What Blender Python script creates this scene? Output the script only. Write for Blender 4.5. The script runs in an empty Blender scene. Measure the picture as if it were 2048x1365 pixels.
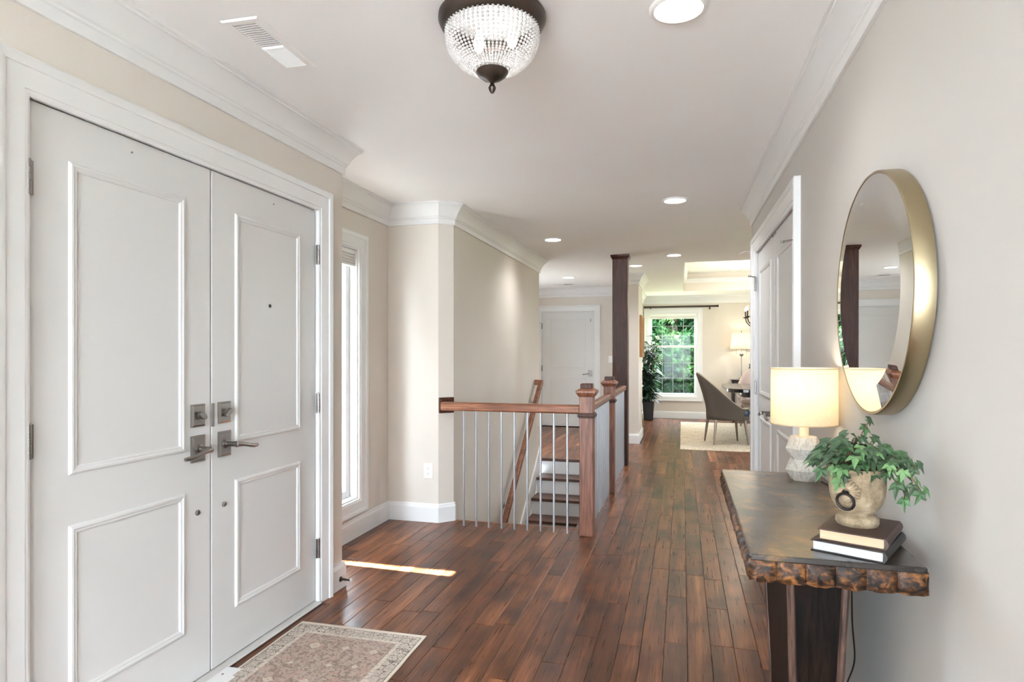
import bpy, bmesh, math, random
from mathutils import Vector, Matrix, noise as mnoise
PI = math.pi
R = math.radians
random.seed(7)
SC = bpy.context.scene
COL = SC.collection

# ------------------------------------------------------------------ camera
FPX = 1250.0                     # focal length in pixels of the 2048 wide frame
CAMZ = 1.29
THETA = math.atan(341.0 / FPX)   # yaw to the left of the hall axis
cam_d = bpy.data.cameras.new('camera')
cam = bpy.data.objects.new('camera', cam_d); COL.objects.link(cam)
cam_d.sensor_width = 36.0; cam_d.sensor_fit = 'HORIZONTAL'
cam_d.lens = FPX / 2048 * 36.0
cam_d.shift_y = 25.5 / 2048
cam_d.clip_start = 0.02
cam.location = (0, 0, CAMZ)
cam.rotation_euler = (PI / 2, 0, THETA)
SC.camera = cam

# ------------------------------------------------------------------ world, sun, exposure
SC.view_settings.view_transform = 'Standard'
SC.view_settings.look = 'None'
SC.view_settings.gamma = 1
SC.view_settings.use_curve_mapping = False
SC.view_settings.exposure = 1.42
world = bpy.data.worlds.new('sky'); SC.world = world
world.use_nodes = True
wn = world.node_tree.nodes; wl = world.node_tree.links
bg = wn['Background']
bg.inputs['Color'].default_value = (0.79, 0.90, 1.02, 1)
bg.inputs['Strength'].default_value = 12.0
sun_d = bpy.data.lights.new('sun', 'SUN'); sun_d.energy = 95.0; sun_d.angle = R(0.6); sun_d.color = (1, 0.98, 0.96)
sun = bpy.data.objects.new('sun', sun_d); COL.objects.link(sun)
sun.rotation_euler = Vector((0.466, -0.012, -0.885)).to_track_quat('-Z', 'Y').to_euler()
SC.cycles.max_bounces = 10
SC.cycles.diffuse_bounces = 6
SC.cycles.glossy_bounces = 5
SC.cycles.transparent_max_bounces = 12
SC.cycles.sample_clamp_indirect = 6.0
SC.cycles.caustics_reflective = False
SC.cycles.caustics_refractive = False
LAMP = 1.0                       # one factor for all electric lamps

# ------------------------------------------------------------------ materials
def srgb(r, g, b):
    f = lambda c: (c / 12.92 if c <= 0.04045 else ((c + 0.055) / 1.055) ** 2.4)
    return (f(r / 255), f(g / 255), f(b / 255), 1)

class NT:
    def __init__(s, name):
        s.m = bpy.data.materials.new(name); s.m.use_nodes = True
        s.t = s.m.node_tree; s.b = s.t.nodes['Principled BSDF']; s.out = s.t.nodes['Material Output']
    def n(s, typ, inp=None, **attr):
        nd = s.t.nodes.new(typ)
        for k, v in attr.items(): setattr(nd, k, v)
        for k, v in (inp or {}).items(): s.set(nd.inputs[k], v)
        return nd
    def set(s, sock, v):
        if isinstance(v, bpy.types.NodeSocket): s.t.links.new(v, sock)
        else: sock.default_value = v
    def math(s, op, a, b=0.0, c=None):
        nd = s.n('ShaderNodeMath', operation=op); s.set(nd.inputs[0], a); s.set(nd.inputs[1], b)
        if c is not None: s.set(nd.inputs[2], c)
        return nd.outputs[0]
    def vmul(s, v, k):
        nd = s.n('ShaderNodeVectorMath', operation='MULTIPLY'); s.set(nd.inputs[0], v); s.set(nd.inputs[1], k); return nd.outputs[0]
    def vadd(s, v, k):
        nd = s.n('ShaderNodeVectorMath', operation='ADD'); s.set(nd.inputs[0], v); s.set(nd.inputs[1], k); return nd.outputs[0]
    def noise(s, vec, scale=5, detail=3, rough=0.55, dist=0.0):
        nd = s.n('ShaderNodeTexNoise', {'Scale': scale, 'Detail': detail, 'Roughness': rough, 'Distortion': dist})
        if vec is not None: s.set(nd.inputs['Vector'], vec)
        return nd.outputs[0]
    def ramp(s, fac, stops, interp='LINEAR'):
        nd = s.n('ShaderNodeValToRGB'); cr = nd.color_ramp; cr.interpolation = interp
        while len(cr.elements) < len(stops): cr.elements.new(0.5)
        for e, (p, c) in zip(cr.elements, stops):
            e.position = p; e.color = c if len(c) == 4 else (*c, 1)
        s.set(nd.inputs[0], fac); return nd.outputs[0]
    def mix(s, fac, a, b, mode='MIX'):
        nd = s.n('ShaderNodeMix', data_type='RGBA', blend_type=mode)
        s.set(nd.inputs[0], fac); s.set(nd.inputs[6], a); s.set(nd.inputs[7], b); return nd.outputs[2]
    def bump(s, h, strength=0.3, dist=0.01):
        nd = s.n('ShaderNodeBump', {'Strength': strength, 'Distance': dist}); s.set(nd.inputs['Height'], h)
        s.set(s.b.inputs['Normal'], nd.outputs[0]); return nd.outputs[0]
    def P(s, **k):
        for a, v in k.items(): s.set(s.b.inputs[a.replace('_', ' ')], v)
        return s
    def obj(s): return s.n('ShaderNodeTexCoord').outputs['Object']
    def pos(s): return s.n('ShaderNodeNewGeometry').outputs['Position']

def paint(name, col, rough=0.6, var=0.03, bumpk=0.06, bscale=180):
    t = NT(name); o = t.pos()
    v = t.noise(o, 1.7, 3)
    c2 = tuple(c * (1 - var * 2) for c in col[:3]) + (1,)
    t.P(Base_Color=t.mix(v, col, c2), Roughness=rough)
    t.bump(t.noise(o, bscale, 2), bumpk, 0.002)
    return t.m
def plain(name, col, rough=0.5, metal=0.0, bumpk=0.0, bscale=60, var=0.0, spec=0.5):
    t = NT(name)
    t.P(Base_Color=col, Roughness=rough, Metallic=metal); t.b.inputs['Specular IOR Level'].default_value = spec
    if var > 0:
        v = t.noise(t.obj(), bscale * .3, 4)
        t.P(Base_Color=t.mix(v, tuple(c * (1 - var) for c in col[:3]) + (1,), tuple(min(1, c * (1 + var)) for c in col[:3]) + (1,)))
    if bumpk > 0: t.bump(t.noise(t.obj(), bscale, 3), bumpk, 0.004)
    return t.m
def emis(name, col, k):
    t = NT(name); t.P(Base_Color=col, Emission_Color=col, Emission_Strength=k); return t.m

M = {}
M['wall'] = paint('wall_beige', srgb(217, 209, 199), 0.7)
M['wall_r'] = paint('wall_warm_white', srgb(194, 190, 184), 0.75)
M['ceil'] = paint('ceiling_white', srgb(248, 248, 247), 0.85)
M['trim'] = paint('trim_white', srgb(229, 229, 228), 0.35, 0.01, 0.02, 60)
M['door'] = paint('door_white', srgb(216, 215, 213), 0.4, 0.01, 0.03, 90)
M['dark'] = plain('dark_gap', srgb(25, 22, 20), 0.8)
M['nickel'] = plain('satin_nickel', srgb(152, 148, 144), 0.28, 1.0)
M['steel'] = plain('baluster_steel', srgb(196, 200, 206), 0.33, 0.85, 0.15, 90)
M['bronze'] = plain('oiled_bronze', srgb(64, 54, 48), 0.35, 0.7, 0.05, 40, 0.2)
M['brass'] = plain('aged_brass', srgb(166, 152, 122), 0.34, 1.0)
M['mirror'] = plain('mirror_glass', (0.93, 0.95, 0.94, 1), 0.0, 1.0)
M['black'] = plain('black_plastic', srgb(22, 21, 21), 0.45)
M['white_plastic'] = plain('white_plastic', srgb(244, 244, 242), 0.35)
M['ventgrey'] = plain('vent_shade', srgb(38, 35, 34), 0.7)

def wood(name, dark, mid, light, axis, scale=1.0, rough=0.4, spec=0.5):
    t = NT(name); o = t.pos()
    k = [34, 34, 34]; k[axis] = 1.6
    g = t.noise(t.vmul(o, tuple(a * scale for a in k)), 3.0, 5, 0.6, 0.6)
    k2 = [9, 9, 9]; k2[axis] = 0.7
    big = t.noise(t.vmul(o, tuple(a * scale for a in k2)), 2.0, 3)
    f = t.math('ADD', t.math('MULTIPLY', g, 0.75), t.math('MULTIPLY', big, 0.3))
    t.P(Base_Color=t.ramp(f, [(0.34, dark), (0.5, mid), (0.66, light)]), Roughness=rough)
    t.b.inputs['Specular IOR Level'].default_value = spec
    t.bump(g, 0.35, 0.004)
    return t.m
M['oak_v'] = wood('stained_oak_upright', srgb(62, 32, 22), srgb(122, 74, 52), srgb(162, 108, 80), 2)
M['oak_x'] = wood('stained_oak_rail', srgb(66, 34, 22), srgb(128, 78, 52), srgb(168, 112, 80), 0)
M['oak_y'] = wood('stained_oak_long', srgb(58, 30, 20), srgb(116, 70, 48), srgb(156, 104, 74), 1)
M['dark_v'] = wood('dark_oak_column', srgb(30, 14, 10), srgb(62, 33, 23), srgb(92, 54, 39), 2, 1.0, 0.45, 0.3)
M['tread'] = wood('dark_tread', srgb(48, 28, 20), srgb(86, 54, 40), srgb(112, 76, 58), 0)

def plankmat():
    t = NT('hand_scraped_planks'); p = t.pos()
    r = t.n('ShaderNodeAttribute', attribute_name='rnd').outputs['Fac']
    off = t.n('ShaderNodeCombineXYZ', {0: t.math('MULTIPLY', r, 37.0), 1: t.math('MULTIPLY', r, 91.0), 2: t.math('MULTIPLY', r, 13.0)}).outputs[0]
    v = t.vadd(p, off)
    g = t.noise(t.vmul(v, (110, 3.0, 0.1)), 1.6, 3, 0.5)                # fine grain
    fig = t.noise(t.vmul(v, (16, 0.8, 0.1)), 1.2, 2, 0.45)              # long figure
    blot = t.noise(t.vmul(v, (6.0, 4.0, 0.1)), 1.0, 2, 0.4)             # soft dark smudges
    f = t.math('ADD', t.math('MULTIPLY', g, 0.42), t.math('MULTIPLY', fig, 0.58))
    base = t.ramp(f, [(0.30, srgb(66, 38, 22)), (0.46, srgb(98, 60, 36)), (0.58, srgb(128, 82, 52)), (0.74, srgb(172, 122, 84))])
    tint = t.ramp(r, [(0.0, (0.50, 0.42, 0.40)), (0.2, (0.90, 0.80, 0.74)), (0.4, (0.68, 0.58, 0.54)), (0.62, (1.15, 1.06, 1.0)), (0.82, (0.82, 0.70, 0.64)), (1.0, (1.6, 1.58, 1.5))])
    c = t.mix(1.0, base, tint, 'MULTIPLY')
    bl = t.ramp(blot, [(0.30, (0.30, 0.25, 0.24)), (0.52, (1, 1, 1))])
    c = t.mix(0.8, c, bl, 'MULTIPLY')
    t.P(Base_Color=c, Roughness=t.math('ADD', 0.22, t.math('MULTIPLY', g, 0.16)))
    t.b.inputs['Specular IOR Level'].default_value = 0.32
    scr = t.noise(t.vmul(v, (9, 7, 0.1)), 1.3, 2, 0.5)
    h = t.math('ADD', t.math('MULTIPLY', scr, 1.0), t.math('MULTIPLY', g, 0.15))
    t.bump(h, 0.16, 0.006)
    return t.m
M['plank'] = plankmat()
M['subfloor'] = plain('floor_joint', srgb(58, 34, 24), 0.7)

def entryrug():
    t = NT('faded_persian_rug'); o = t.obj()
    s = t.n('ShaderNodeSeparateXYZ', {0: o})
    x, y = s.outputs[0], s.outputs[1]
    wx, wy = 0.335, 0.95
    ex = t.math('SUBTRACT', wx, t.math('ABSOLUTE', x)); ey = t.math('SUBTRACT', wy, t.math('ABSOLUTE', y))
    e = t.math('MINIMUM', ex, ey)                                      # distance to the nearest edge
    cream = srgb(208, 197, 184); field = srgb(178, 160, 148); ink = srgb(74, 62, 62); rose = srgb(186, 150, 136)
    vor = t.n('ShaderNodeTexVoronoi', {'Vector': o, 'Scale': 21.0, 'Randomness': 0.55}, feature='DISTANCE_TO_EDGE').outputs[0]
    vf = t.n('ShaderNodeTexVoronoi', {'Vector': o, 'Scale': 21.0, 'Randomness': 0.55}).outputs[0]
    petals = t.math('SINE', t.math('MULTIPLY', vf, 60.0))
    scroll = t.math('GREATER_THAN', t.noise(o, 55, 3, 0.6, 1.5), 0.53)
    border = t.mix(t.math('MULTIPLY', scroll, 0.65), cream, ink)
    border = t.mix(t.math('MULTIPLY', t.math('LESS_THAN', vf, 0.45), 0.75), border, t.mix(t.math('GREATER_THAN', petals, 0.55), cream, ink))
    border = t.mix(t.math('MULTIPLY', t.math('LESS_THAN', vor, 0.045), 0.6), border, ink)
    d = t.n('ShaderNodeTexVoronoi', {'Vector': o, 'Scale': 7.0, 'Randomness': 0.25}, distance='MANHATTAN').outputs[0]
    ring = t.math('MULTIPLY', t.math('LESS_THAN', d, 0.20), t.math('GREATER_THAN', d, 0.07))
    fld = t.mix(t.math('MULTIPLY', t.math('GREATER_THAN', t.noise(o, 60, 4, 0.65, 1.0), 0.51), 0.75), field, srgb(126, 108, 102))
    fld = t.mix(t.math('MULTIPLY', t.math('GREATER_THAN', t.noise(o, 26, 3, 0.6, 0.8), 0.58), 0.5), fld, rose)
    fld = t.mix(t.math('MULTIPLY', ring, 0.7), fld, cream)
    c = t.mix(t.math('GREATER_THAN', e, 0.112), border, fld)
    band = t.math('MULTIPLY', t.math('GREATER_THAN', e, 0.094), t.math('LESS_THAN', e, 0.112))
    c = t.mix(band, c, t.mix(t.math('MULTIPLY', scroll, 0.3), cream, ink))
    c = t.mix(t.math('LESS_THAN', e, 0.028), c, srgb(216, 206, 192))
    line = t.math('MULTIPLY', t.math('GREATER_THAN', e, 0.028), t.math('LESS_THAN', e, 0.032))
    c = t.mix(t.math('MULTIPLY', line, 0.6), c, ink)
    fade = t.noise(o, 7, 4)
    c = t.mix(t.ramp(fade, [(0.35, (0.0, 0.0, 0.0)), (0.7, (0.15, 0.15, 0.15))]), c, srgb(196, 182, 170))
    t.P(Base_Color=c, Roughness=0.95); t.b.inputs['Specular IOR Level'].default_value = 0.1
    t.bump(t.noise(o, 320, 2), 0.6, 0.003)
    return t.m
M['entry_rug'] = entryrug()

def mk(name, fn):
    t = NT(name); fn(t); M[name] = t.m
def _drug(t):
    o = t.obj()
    a = t.noise(t.vmul(o, (1, 14, 1)), 3.5, 4); b = t.noise(t.vmul(o, (26, 1.5, 1)), 3.0, 3)
    t.P(Base_Color=t.ramp(t.math('ADD', t.math('MULTIPLY', a, .5), t.math('MULTIPLY', b, .5)), [(0.35, srgb(170, 150, 122)), (0.6, srgb(214, 200, 178))]), Roughness=0.95)
    t.bump(t.noise(o, 200, 2), 0.5, 0.004)
mk('dining_rug', _drug)
def _ctop(t):
    o = t.obj()
    a = t.noise(t.vmul(o, (1.6, 1, 1)), 3.2, 5, 0.6, 0.8); b = t.noise(o, 9, 5, 0.7, 1.0)
    f = t.math('MULTIPLY', t.ramp(a, [(0.42, (0, 0, 0)), (0.62, (1, 1, 1))]), t.ramp(b, [(0.40, (0, 0, 0)), (0.62, (1, 1, 1))]))
    t.P(Base_Color=t.mix(f, srgb(28, 22, 18), srgb(150, 112, 62)), Roughness=t.math('ADD', 0.2, t.math('MULTIPLY', b, 0.2)))
    t.b.inputs['Coat Weight'].default_value = 0.5; t.b.inputs['Coat Roughness'].default_value = 0.2
    t.bump(b, 0.05, 0.003)
mk('console_top', _ctop)
def _ctile(t):
    o = t.pos()
    a = t.noise(t.vmul(o, (1, 1, 1.5)), 26, 5, 0.65, 1.2); b = t.noise(o, 70, 4, 0.6)
    f = t.math('ADD', t.math('MULTIPLY', a, .75), t.math('MULTIPLY', b, .25))
    t.P(Base_Color=t.ramp(f, [(0.43, srgb(16, 10, 8)), (0.49, srgb(56, 34, 18)), (0.56, srgb(100, 64, 34)), (0.70, srgb(148, 100, 54))]), Roughness=0.45)
    t.b.inputs['Specular IOR Level'].default_value = 0.25
    t.bump(f, 0.5, 0.006)
mk('console_tile', _ctile)
M['console_leg'] = wood('dark_pedestal_wood', srgb(6, 4, 3), srgb(14, 9, 7), srgb(30, 19, 12), 2, 0.8, 0.45, 0.12)
def _shade(t):
    o = t.obj()
    wv = t.noise(t.vmul(o, (40, 40, 420)), 2.0, 3)
    col = t.ramp(wv, [(0.3, srgb(228, 216, 192)), (0.7, srgb(246, 238, 222))])
    tr = t.n('ShaderNodeBsdfTranslucent', {'Color': col}); df = t.n('ShaderNodeBsdfDiffuse', {'Color': col})
    mx = t.n('ShaderNodeMixShader', {0: 0.62}); t.t.links.new(df.outputs[0], mx.inputs[1]); t.t.links.new(tr.outputs[0], mx.inputs[2])
    t.t.links.new(mx.outputs[0], t.out.inputs[0])
mk('linen_shade', _shade)
def _facet(t):
    o = t.obj()
    g = t.noise(t.vmul(o, (60, 60, 8)), 3, 4)
    t.P(Base_Color=t.ramp(g, [(0.3, srgb(168, 162, 152)), (0.7, srgb(214, 208, 199))]), Roughness=0.55)
    t.bump(g, 0.2, 0.003)
mk('whitewashed', _facet)
def _stone(t):
    o = t.obj()
    a = t.noise(o, 28, 6, 0.7); b = t.noise(o, 90, 4, 0.6)
    t.P(Base_Color=t.ramp(a, [(0.3, srgb(98, 84, 66)), (0.5, srgb(146, 128, 102)), (0.7, srgb(182, 166, 140))]), Roughness=0.9)
    t.bump(t.math('ADD', a, b), 0.6, 0.004)
mk('pot_stone', _stone)
def _leaf(t):
    o = t.obj()
    r = t.n('ShaderNodeObjectInfo').outputs['Random']
    base = t.ramp(r, [(0.0, srgb(22, 46, 28)), (0.5, srgb(34, 68, 40)), (0.8, srgb(58, 100, 56)), (1.0, srgb(112, 150, 98))])
    v = t.noise(o, 90, 4)
    c = t.mix(t.ramp(v, [(0.45, (0, 0, 0)), (0.75, (0.35, 0.35, 0.35))]), base, srgb(150, 180, 120))
    t.P(Base_Color=c, Roughness=0.4); t.bump(v, 0.3, 0.003)
mk('ivy_leaf', _leaf)
M['vine'] = plain('vine_stem', srgb(92, 70, 44), 0.7)
M['book1'] = plain('book_brown', srgb(66, 44, 38), 0.5, 0, 0.1, 200)
M['book2'] = plain('book_black', srgb(34, 28, 28), 0.45, 0, 0.1, 200)
def _pages(t):
    o = t.obj(); s = t.noise(t.vmul(o, (3, 3, 900)), 2, 2)
    t.P(Base_Color=t.ramp(s, [(0.3, srgb(176, 152, 122)), (0.7, srgb(204, 182, 152))]), Roughness=0.8)
mk('pages_cream', _pages)
def _pages2(t):
    o = t.obj(); s = t.noise(t.vmul(o, (3, 3, 900)), 2, 2)
    t.P(Base_Color=t.ramp(s, [(0.3, srgb(178, 178, 178)), (0.7, srgb(208, 207, 205))]), Roughness=0.8)
mk('pages_white', _pages2)
def _glass(t):
    tr = t.n('ShaderNodeBsdfTransparent', {'Color': (0.97, 0.98, 0.98, 1)}); gl = t.n('ShaderNodeBsdfGlossy', {'Roughness': 0.02})
    mx = t.n('ShaderNodeMixShader', {0: 0.008}); t.t.links.new(tr.outputs[0], mx.inputs[1]); t.t.links.new(gl.outputs[0], mx.inputs[2])
    t.t.links.new(mx.outputs[0], t.out.inputs[0])
mk('pane_glass', _glass)
def _bead(t):
    tr = t.n('ShaderNodeBsdfTranslucent', {'Color': (0.95, 0.95, 0.95, 1)}); gl = t.n('ShaderNodeBsdfGlossy', {'Roughness': 0.08})
    tp = t.n('ShaderNodeBsdfTransparent', {'Color': (0.95, 0.95, 0.96, 1)})
    m1 = t.n('ShaderNodeMixShader', {0: 0.4}); t.t.links.new(tr.outputs[0], m1.inputs[1]); t.t.links.new(gl.outputs[0], m1.inputs[2])
    m2 = t.n('ShaderNodeMixShader', {0: 0.12}); t.t.links.new(m1.outputs[0], m2.inputs[1]); t.t.links.new(tp.outputs[0], m2.inputs[2])
    t.t.links.new(m2.outputs[0], t.out.inputs[0])
mk('crystal_bead', _bead)
M['lens'] = emis('lit_lens', (1.0, 0.96, 0.9, 1), 9.0)
M['bulb'] = emis('lit_bulb', (1.0, 0.88, 0.7, 1), 40.0)
M['chair_fabric'] = plain('taupe_fabric', srgb(84, 75, 65), 0.85, 0, 0.3, 300, 0.1)
M['chair_fabric2'] = plain('mauve_fabric', srgb(176, 158, 152), 0.85, 0, 0.3, 300, 0.06)
M['seat_blue'] = plain('navy_leather', srgb(48, 60, 76), 0.35, 0, 0.1, 120)
M['piping'] = plain('pale_piping', srgb(176, 158, 134), 0.7)
M['chair_leg'] = plain('brushed_bronze_leg', srgb(120, 104, 90), 0.35, 0.6)
M['table_black'] = plain('black_lacquer', srgb(44, 38, 36), 0.16, 0, 0.02, 30)
M['shade_white'] = M['linen_shade']
M['bottle'] = plain('dark_glass_bottle', srgb(20, 24, 18), 0.1)
M['planter'] = plain('black_planter', srgb(24, 22, 22), 0.4)
M['gold_frame'] = plain('gilded_frame', srgb(150, 104, 56), 0.4, 0.4, 0.3, 60, 0.2)
M['canvas'] = plain('painted_canvas', srgb(140, 128, 104), 0.8, 0, 0.1, 20, 0.4)
def _dleaf(t):
    v = t.noise(t.pos(), 6, 3)
    t.P(Base_Color=t.ramp(v, [(0.35, srgb(20, 40, 30)), (0.65, srgb(52, 84, 62))]), Roughness=0.35)
mk('house_plant', _dleaf)
def _tree(t):
    v = t.noise(t.pos(), 1.6, 5, 0.65)
    c = t.ramp(v, [(0.32, srgb(14, 32, 18)), (0.5, srgb(30, 54, 31)), (0.68, srgb(64, 88, 50))])
    df = t.n('ShaderNodeBsdfDiffuse', {'Color': c}); tr = t.n('ShaderNodeBsdfTranslucent', {'Color': c})
    mx = t.n('ShaderNodeMixShader', {0: 0.4}); t.t.links.new(df.outputs[0], mx.inputs[1]); t.t.links.new(tr.outputs[0], mx.inputs[2])
    t.t.links.new(mx.outputs[0], t.out.inputs[0])
mk('tree_leaf', _tree)
M['bark'] = plain('bark', srgb(84, 70, 58), 0.9, 0, 0.5, 20, 0.3)
M['grass'] = plain('lawn', srgb(92, 100, 74), 0.95, 0, 0.4, 30, 0.2)
M['patio'] = paint('grey_concrete', srgb(118, 118, 117), 0.9, 0.05, 0.2, 60)
M['bounce_ground'] = paint('pale_bounce', srgb(226, 227, 228), 0.9, 0.05, 0.2, 60)
M['ext'] = paint('exterior_white', srgb(236, 236, 234), 0.7)
M['stairwall'] = M['wall']
M['muntin'] = plain('grille_grey', srgb(176, 182, 178), 0.5)
M['blind'] = plain('blind_fabric', srgb(226, 224, 220), 0.8, 0, 0.1, 120)

# ------------------------------------------------------------------ mesh helpers
class MB:
    def __init__(s): s.v = []; s.f = []
    def add(s, vs, fs):
        k = len(s.v); s.v += [tuple(v) for v in vs]; s.f += [tuple(i + k for i in f) for f in fs]; return s
    def box(s, x0, x1, y0, y1, z0, z1, m=None):
        vs = [(x, y, z) for z in (z0, z1) for y in (y0, y1) for x in (x0, x1)]
        if m is not None: vs = [m @ Vector(v) for v in vs]
        return s.add(vs, [(0, 2, 3, 1), (4, 5, 7, 6), (0, 1, 5, 4), (2, 6, 7, 3), (0, 4, 6, 2), (1, 3, 7, 5)])
    def frus(s, x0, x1, y0, y1, z0, X0, X1, Y0, Y1, z1):       # box with different bottom and top rectangle
        vs = [(x0, y0, z0), (x1, y0, z0), (x0, y1, z0), (x1, y1, z0), (X0, Y0, z1), (X1, Y0, z1), (X0, Y1, z1), (X1, Y1, z1)]
        return s.add(vs, [(0, 2, 3, 1), (4, 5, 7, 6), (0, 1, 5, 4), (2, 6, 7, 3), (0, 4, 6, 2), (1, 3, 7, 5)])
    def lathe(s, prof, n=32, c=(0, 0, 0), sx=1, sy=1, ph=0.0, cap=True, m=None):
        vs = []; fs = []
        for r, z in prof:
            for i in range(n):
                a = 2 * PI * i / n + ph
                v = Vector((c[0] + r * math.cos(a) * sx, c[1] + r * math.sin(a) * sy, c[2] + z))
                vs.append(m @ v if m is not None else v)
        for j in range(len(prof) - 1):
            for i in range(n):
                i2 = (i + 1) % n
                fs.append((j * n + i, j * n + i2, (j + 1) * n + i2, (j + 1) * n + i))
        if cap:
            fs.append(tuple(reversed(range(n)))); fs.append(tuple(range((len(prof) - 1) * n, len(prof) * n)))
        return s.add(vs, fs)
    def tube(s, pts, r, n=8, closed=False, cap=True):
        pts = [Vector(p) for p in pts]; k = len(pts)
        rr = r if isinstance(r, (list, tuple)) else [r] * k
        vs = []; fs = []; up = None
        for i, p in enumerate(pts):
            if closed: d = pts[(i + 1) % k] - pts[i - 1]
            else: d = pts[min(i + 1, k - 1)] - pts[max(i - 1, 0)]
            d.normalize()
            if up is None:
                up = Vector((0, 0, 1)) if abs(d.z) < 0.9 else Vector((1, 0, 0))
            a = d.cross(up)
            if a.length < 1e-6: a = d.cross(Vector((0, 1, 0)))
            a.normalize(); b = a.cross(d); up = b
            for j in range(n):
                t = 2 * PI * j / n
                vs.append(p + a * (rr[i] * math.cos(t)) + b * (rr[i] * math.sin(t)))
        for i in range(k if closed else k - 1):
            i2 = (i + 1) % k
            for j in range(n):
                j2 = (j + 1) % n
                fs.append((i * n + j, i * n + j2, i2 * n + j2, i2 * n + j))
        if cap and not closed:
            fs.append(tuple(reversed(range(n)))); fs.append(tuple(range((k - 1) * n, k * n)))
        return s.add(vs, fs)
    def prism(s, poly, z0, z1, m=None):
        n = len(poly)
        vs = [Vector((x, y, z0)) for x, y in poly] + [Vector((x, y, z1)) for x, y in poly]
        if m is not None: vs = [m @ v for v in vs]
        fs = [tuple(reversed(range(n))), tuple(range(n, 2 * n))] + [(i, (i + 1) % n, n + (i + 1) % n, n + i) for i in range(n)]
        return s.add(vs, fs)
    def frame(s, x0, x1, z0, z1, prof, open_bottom=False):
        """mitred frame round the rectangle x0..x1, z0..z1 in the local xz plane; prof = [(u outwards, h towards the room)]"""
        rings = []
        for u, h in prof:
            if open_bottom: c = [(x0 - u, z0), (x0 - u, z1 + u), (x1 + u, z1 + u), (x1 + u, z0)]
            else: c = [(x0 - u, z0 - u), (x0 - u, z1 + u), (x1 + u, z1 + u), (x1 + u, z0 - u)]
            rings.append([(x, -h, z) for x, z in c])
        k = len(rings); vs = [p for r in rings for p in r]; fs = []
        segs = 3 if open_bottom else 4
        for i in range(k - 1):
            for j in range(segs):
                j2 = (j + 1) % 4
                fs.append((i * 4 + j, (i + 1) * 4 + j, (i + 1) * 4 + j2, i * 4 + j2))
        return s.add(vs, fs)
    def build(s, name, mat, parent=None, loc=(0, 0, 0), rot=(0, 0, 0), smooth=False, bevel=0.0, seg=1, ang=35, sub=0):
        me = bpy.data.meshes.new(name)
        bm = bmesh.new()
        bv = [bm.verts.new(v) for v in s.v]
        for f in s.f:
            try: bm.faces.new([bv[i] for i in f])
            except ValueError: pass
        bmesh.ops.recalc_face_normals(bm, faces=bm.faces)
        if bevel > 0:
            es = [e for e in bm.edges if len(e.link_faces) == 2 and e.calc_face_angle(0) > R(30)]
            bmesh.ops.bevel(bm, geom=es, offset=bevel, segments=seg, profile=0.5, affect='EDGES', clamp_overlap=True)
        bm.to_mesh(me); bm.free()
        if smooth:
            for p in me.polygons: p.use_smooth = True
            me.set_sharp_from_angle(angle=R(ang))
        me.materials.append(mat)
        o = bpy.data.objects.new(name, me); COL.objects.link(o)
        o.location = loc; o.rotation_euler = rot
        if parent is not None: o.parent = parent
        if sub:
            md = o.modifiers.new('subdivision', 'SUBSURF'); md.levels = sub; md.render_levels = sub
        return o

def tag(o, label=None, cat=None, group=None, kind=None):
    if label: o['label'] = label
    if cat: o['category'] = cat
    if group: o['group'] = group
    if kind: o['kind'] = kind
    return o
def thing(name, label, cat, loc=(0, 0, 0), rotz=0.0, group=None, kind=None):
    o = bpy.data.objects.new(name, None); COL.objects.link(o); o.empty_display_size = 0.1
    o.location = loc; o.rotation_euler = (0, 0, rotz)
    return tag(o, label, cat, group, kind)
def dup(root, loc, rotz=None, label=None, group=None, scale=None):
    r = root.copy(); COL.objects.link(r); r.location = loc
    if rotz is not None: r.rotation_euler = (0, 0, rotz)
    if scale is not None: r.scale = (scale,) * 3
    if label: r['label'] = label
    if group: r['group'] = group
    for ch in list(root.children):
        c = ch.copy(); COL.objects.link(c); c.parent = r
        for g in list(ch.children):
            d = g.copy(); COL.objects.link(d); d.parent = c
    return r
def copypart(o, parent, loc, rot=None):
    c = o.copy(); COL.objects.link(c); c.parent = parent; c.location = loc
    if rot is not None: c.rotation_euler = rot
    return c
def light(name, typ, loc, energy, color, parent=None, size=0.05, spot=None, blend=0.6, rot=(0, 0, 0)):
    d = bpy.data.lights.new(name, typ); d.energy = energy * LAMP; d.color = color
    if typ in ('POINT', 'SPOT'): d.shadow_soft_size = size
    if typ == 'SPOT': d.spot_size = spot; d.spot_blend = blend
    o = bpy.data.objects.new(name, d); COL.objects.link(o); o.location = loc; o.rotation_euler = rot
    if parent: o.parent = parent
    return o
def unit(u): return Vector((u[0], u[1], 0)).normalized()
def ray(px, py):
    """direction of a photograph pixel, used to place things on the plane they stand on"""
    u = (px - 1024) / FPX; v = (708 - py) / FPX
    return Vector((u * math.cos(THETA) - math.sin(THETA), u * math.sin(THETA) + math.cos(THETA), v))
def on_z(px, py, z):
    d = ray(px, py); t = (z - CAMZ) / d.z; return Vector((d.x * t, d.y * t, z))
def on_y(px, py, y):
    d = ray(px, py); t = y / d.y; return Vector((d.x * t, y, CAMZ + d.z * t))

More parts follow.
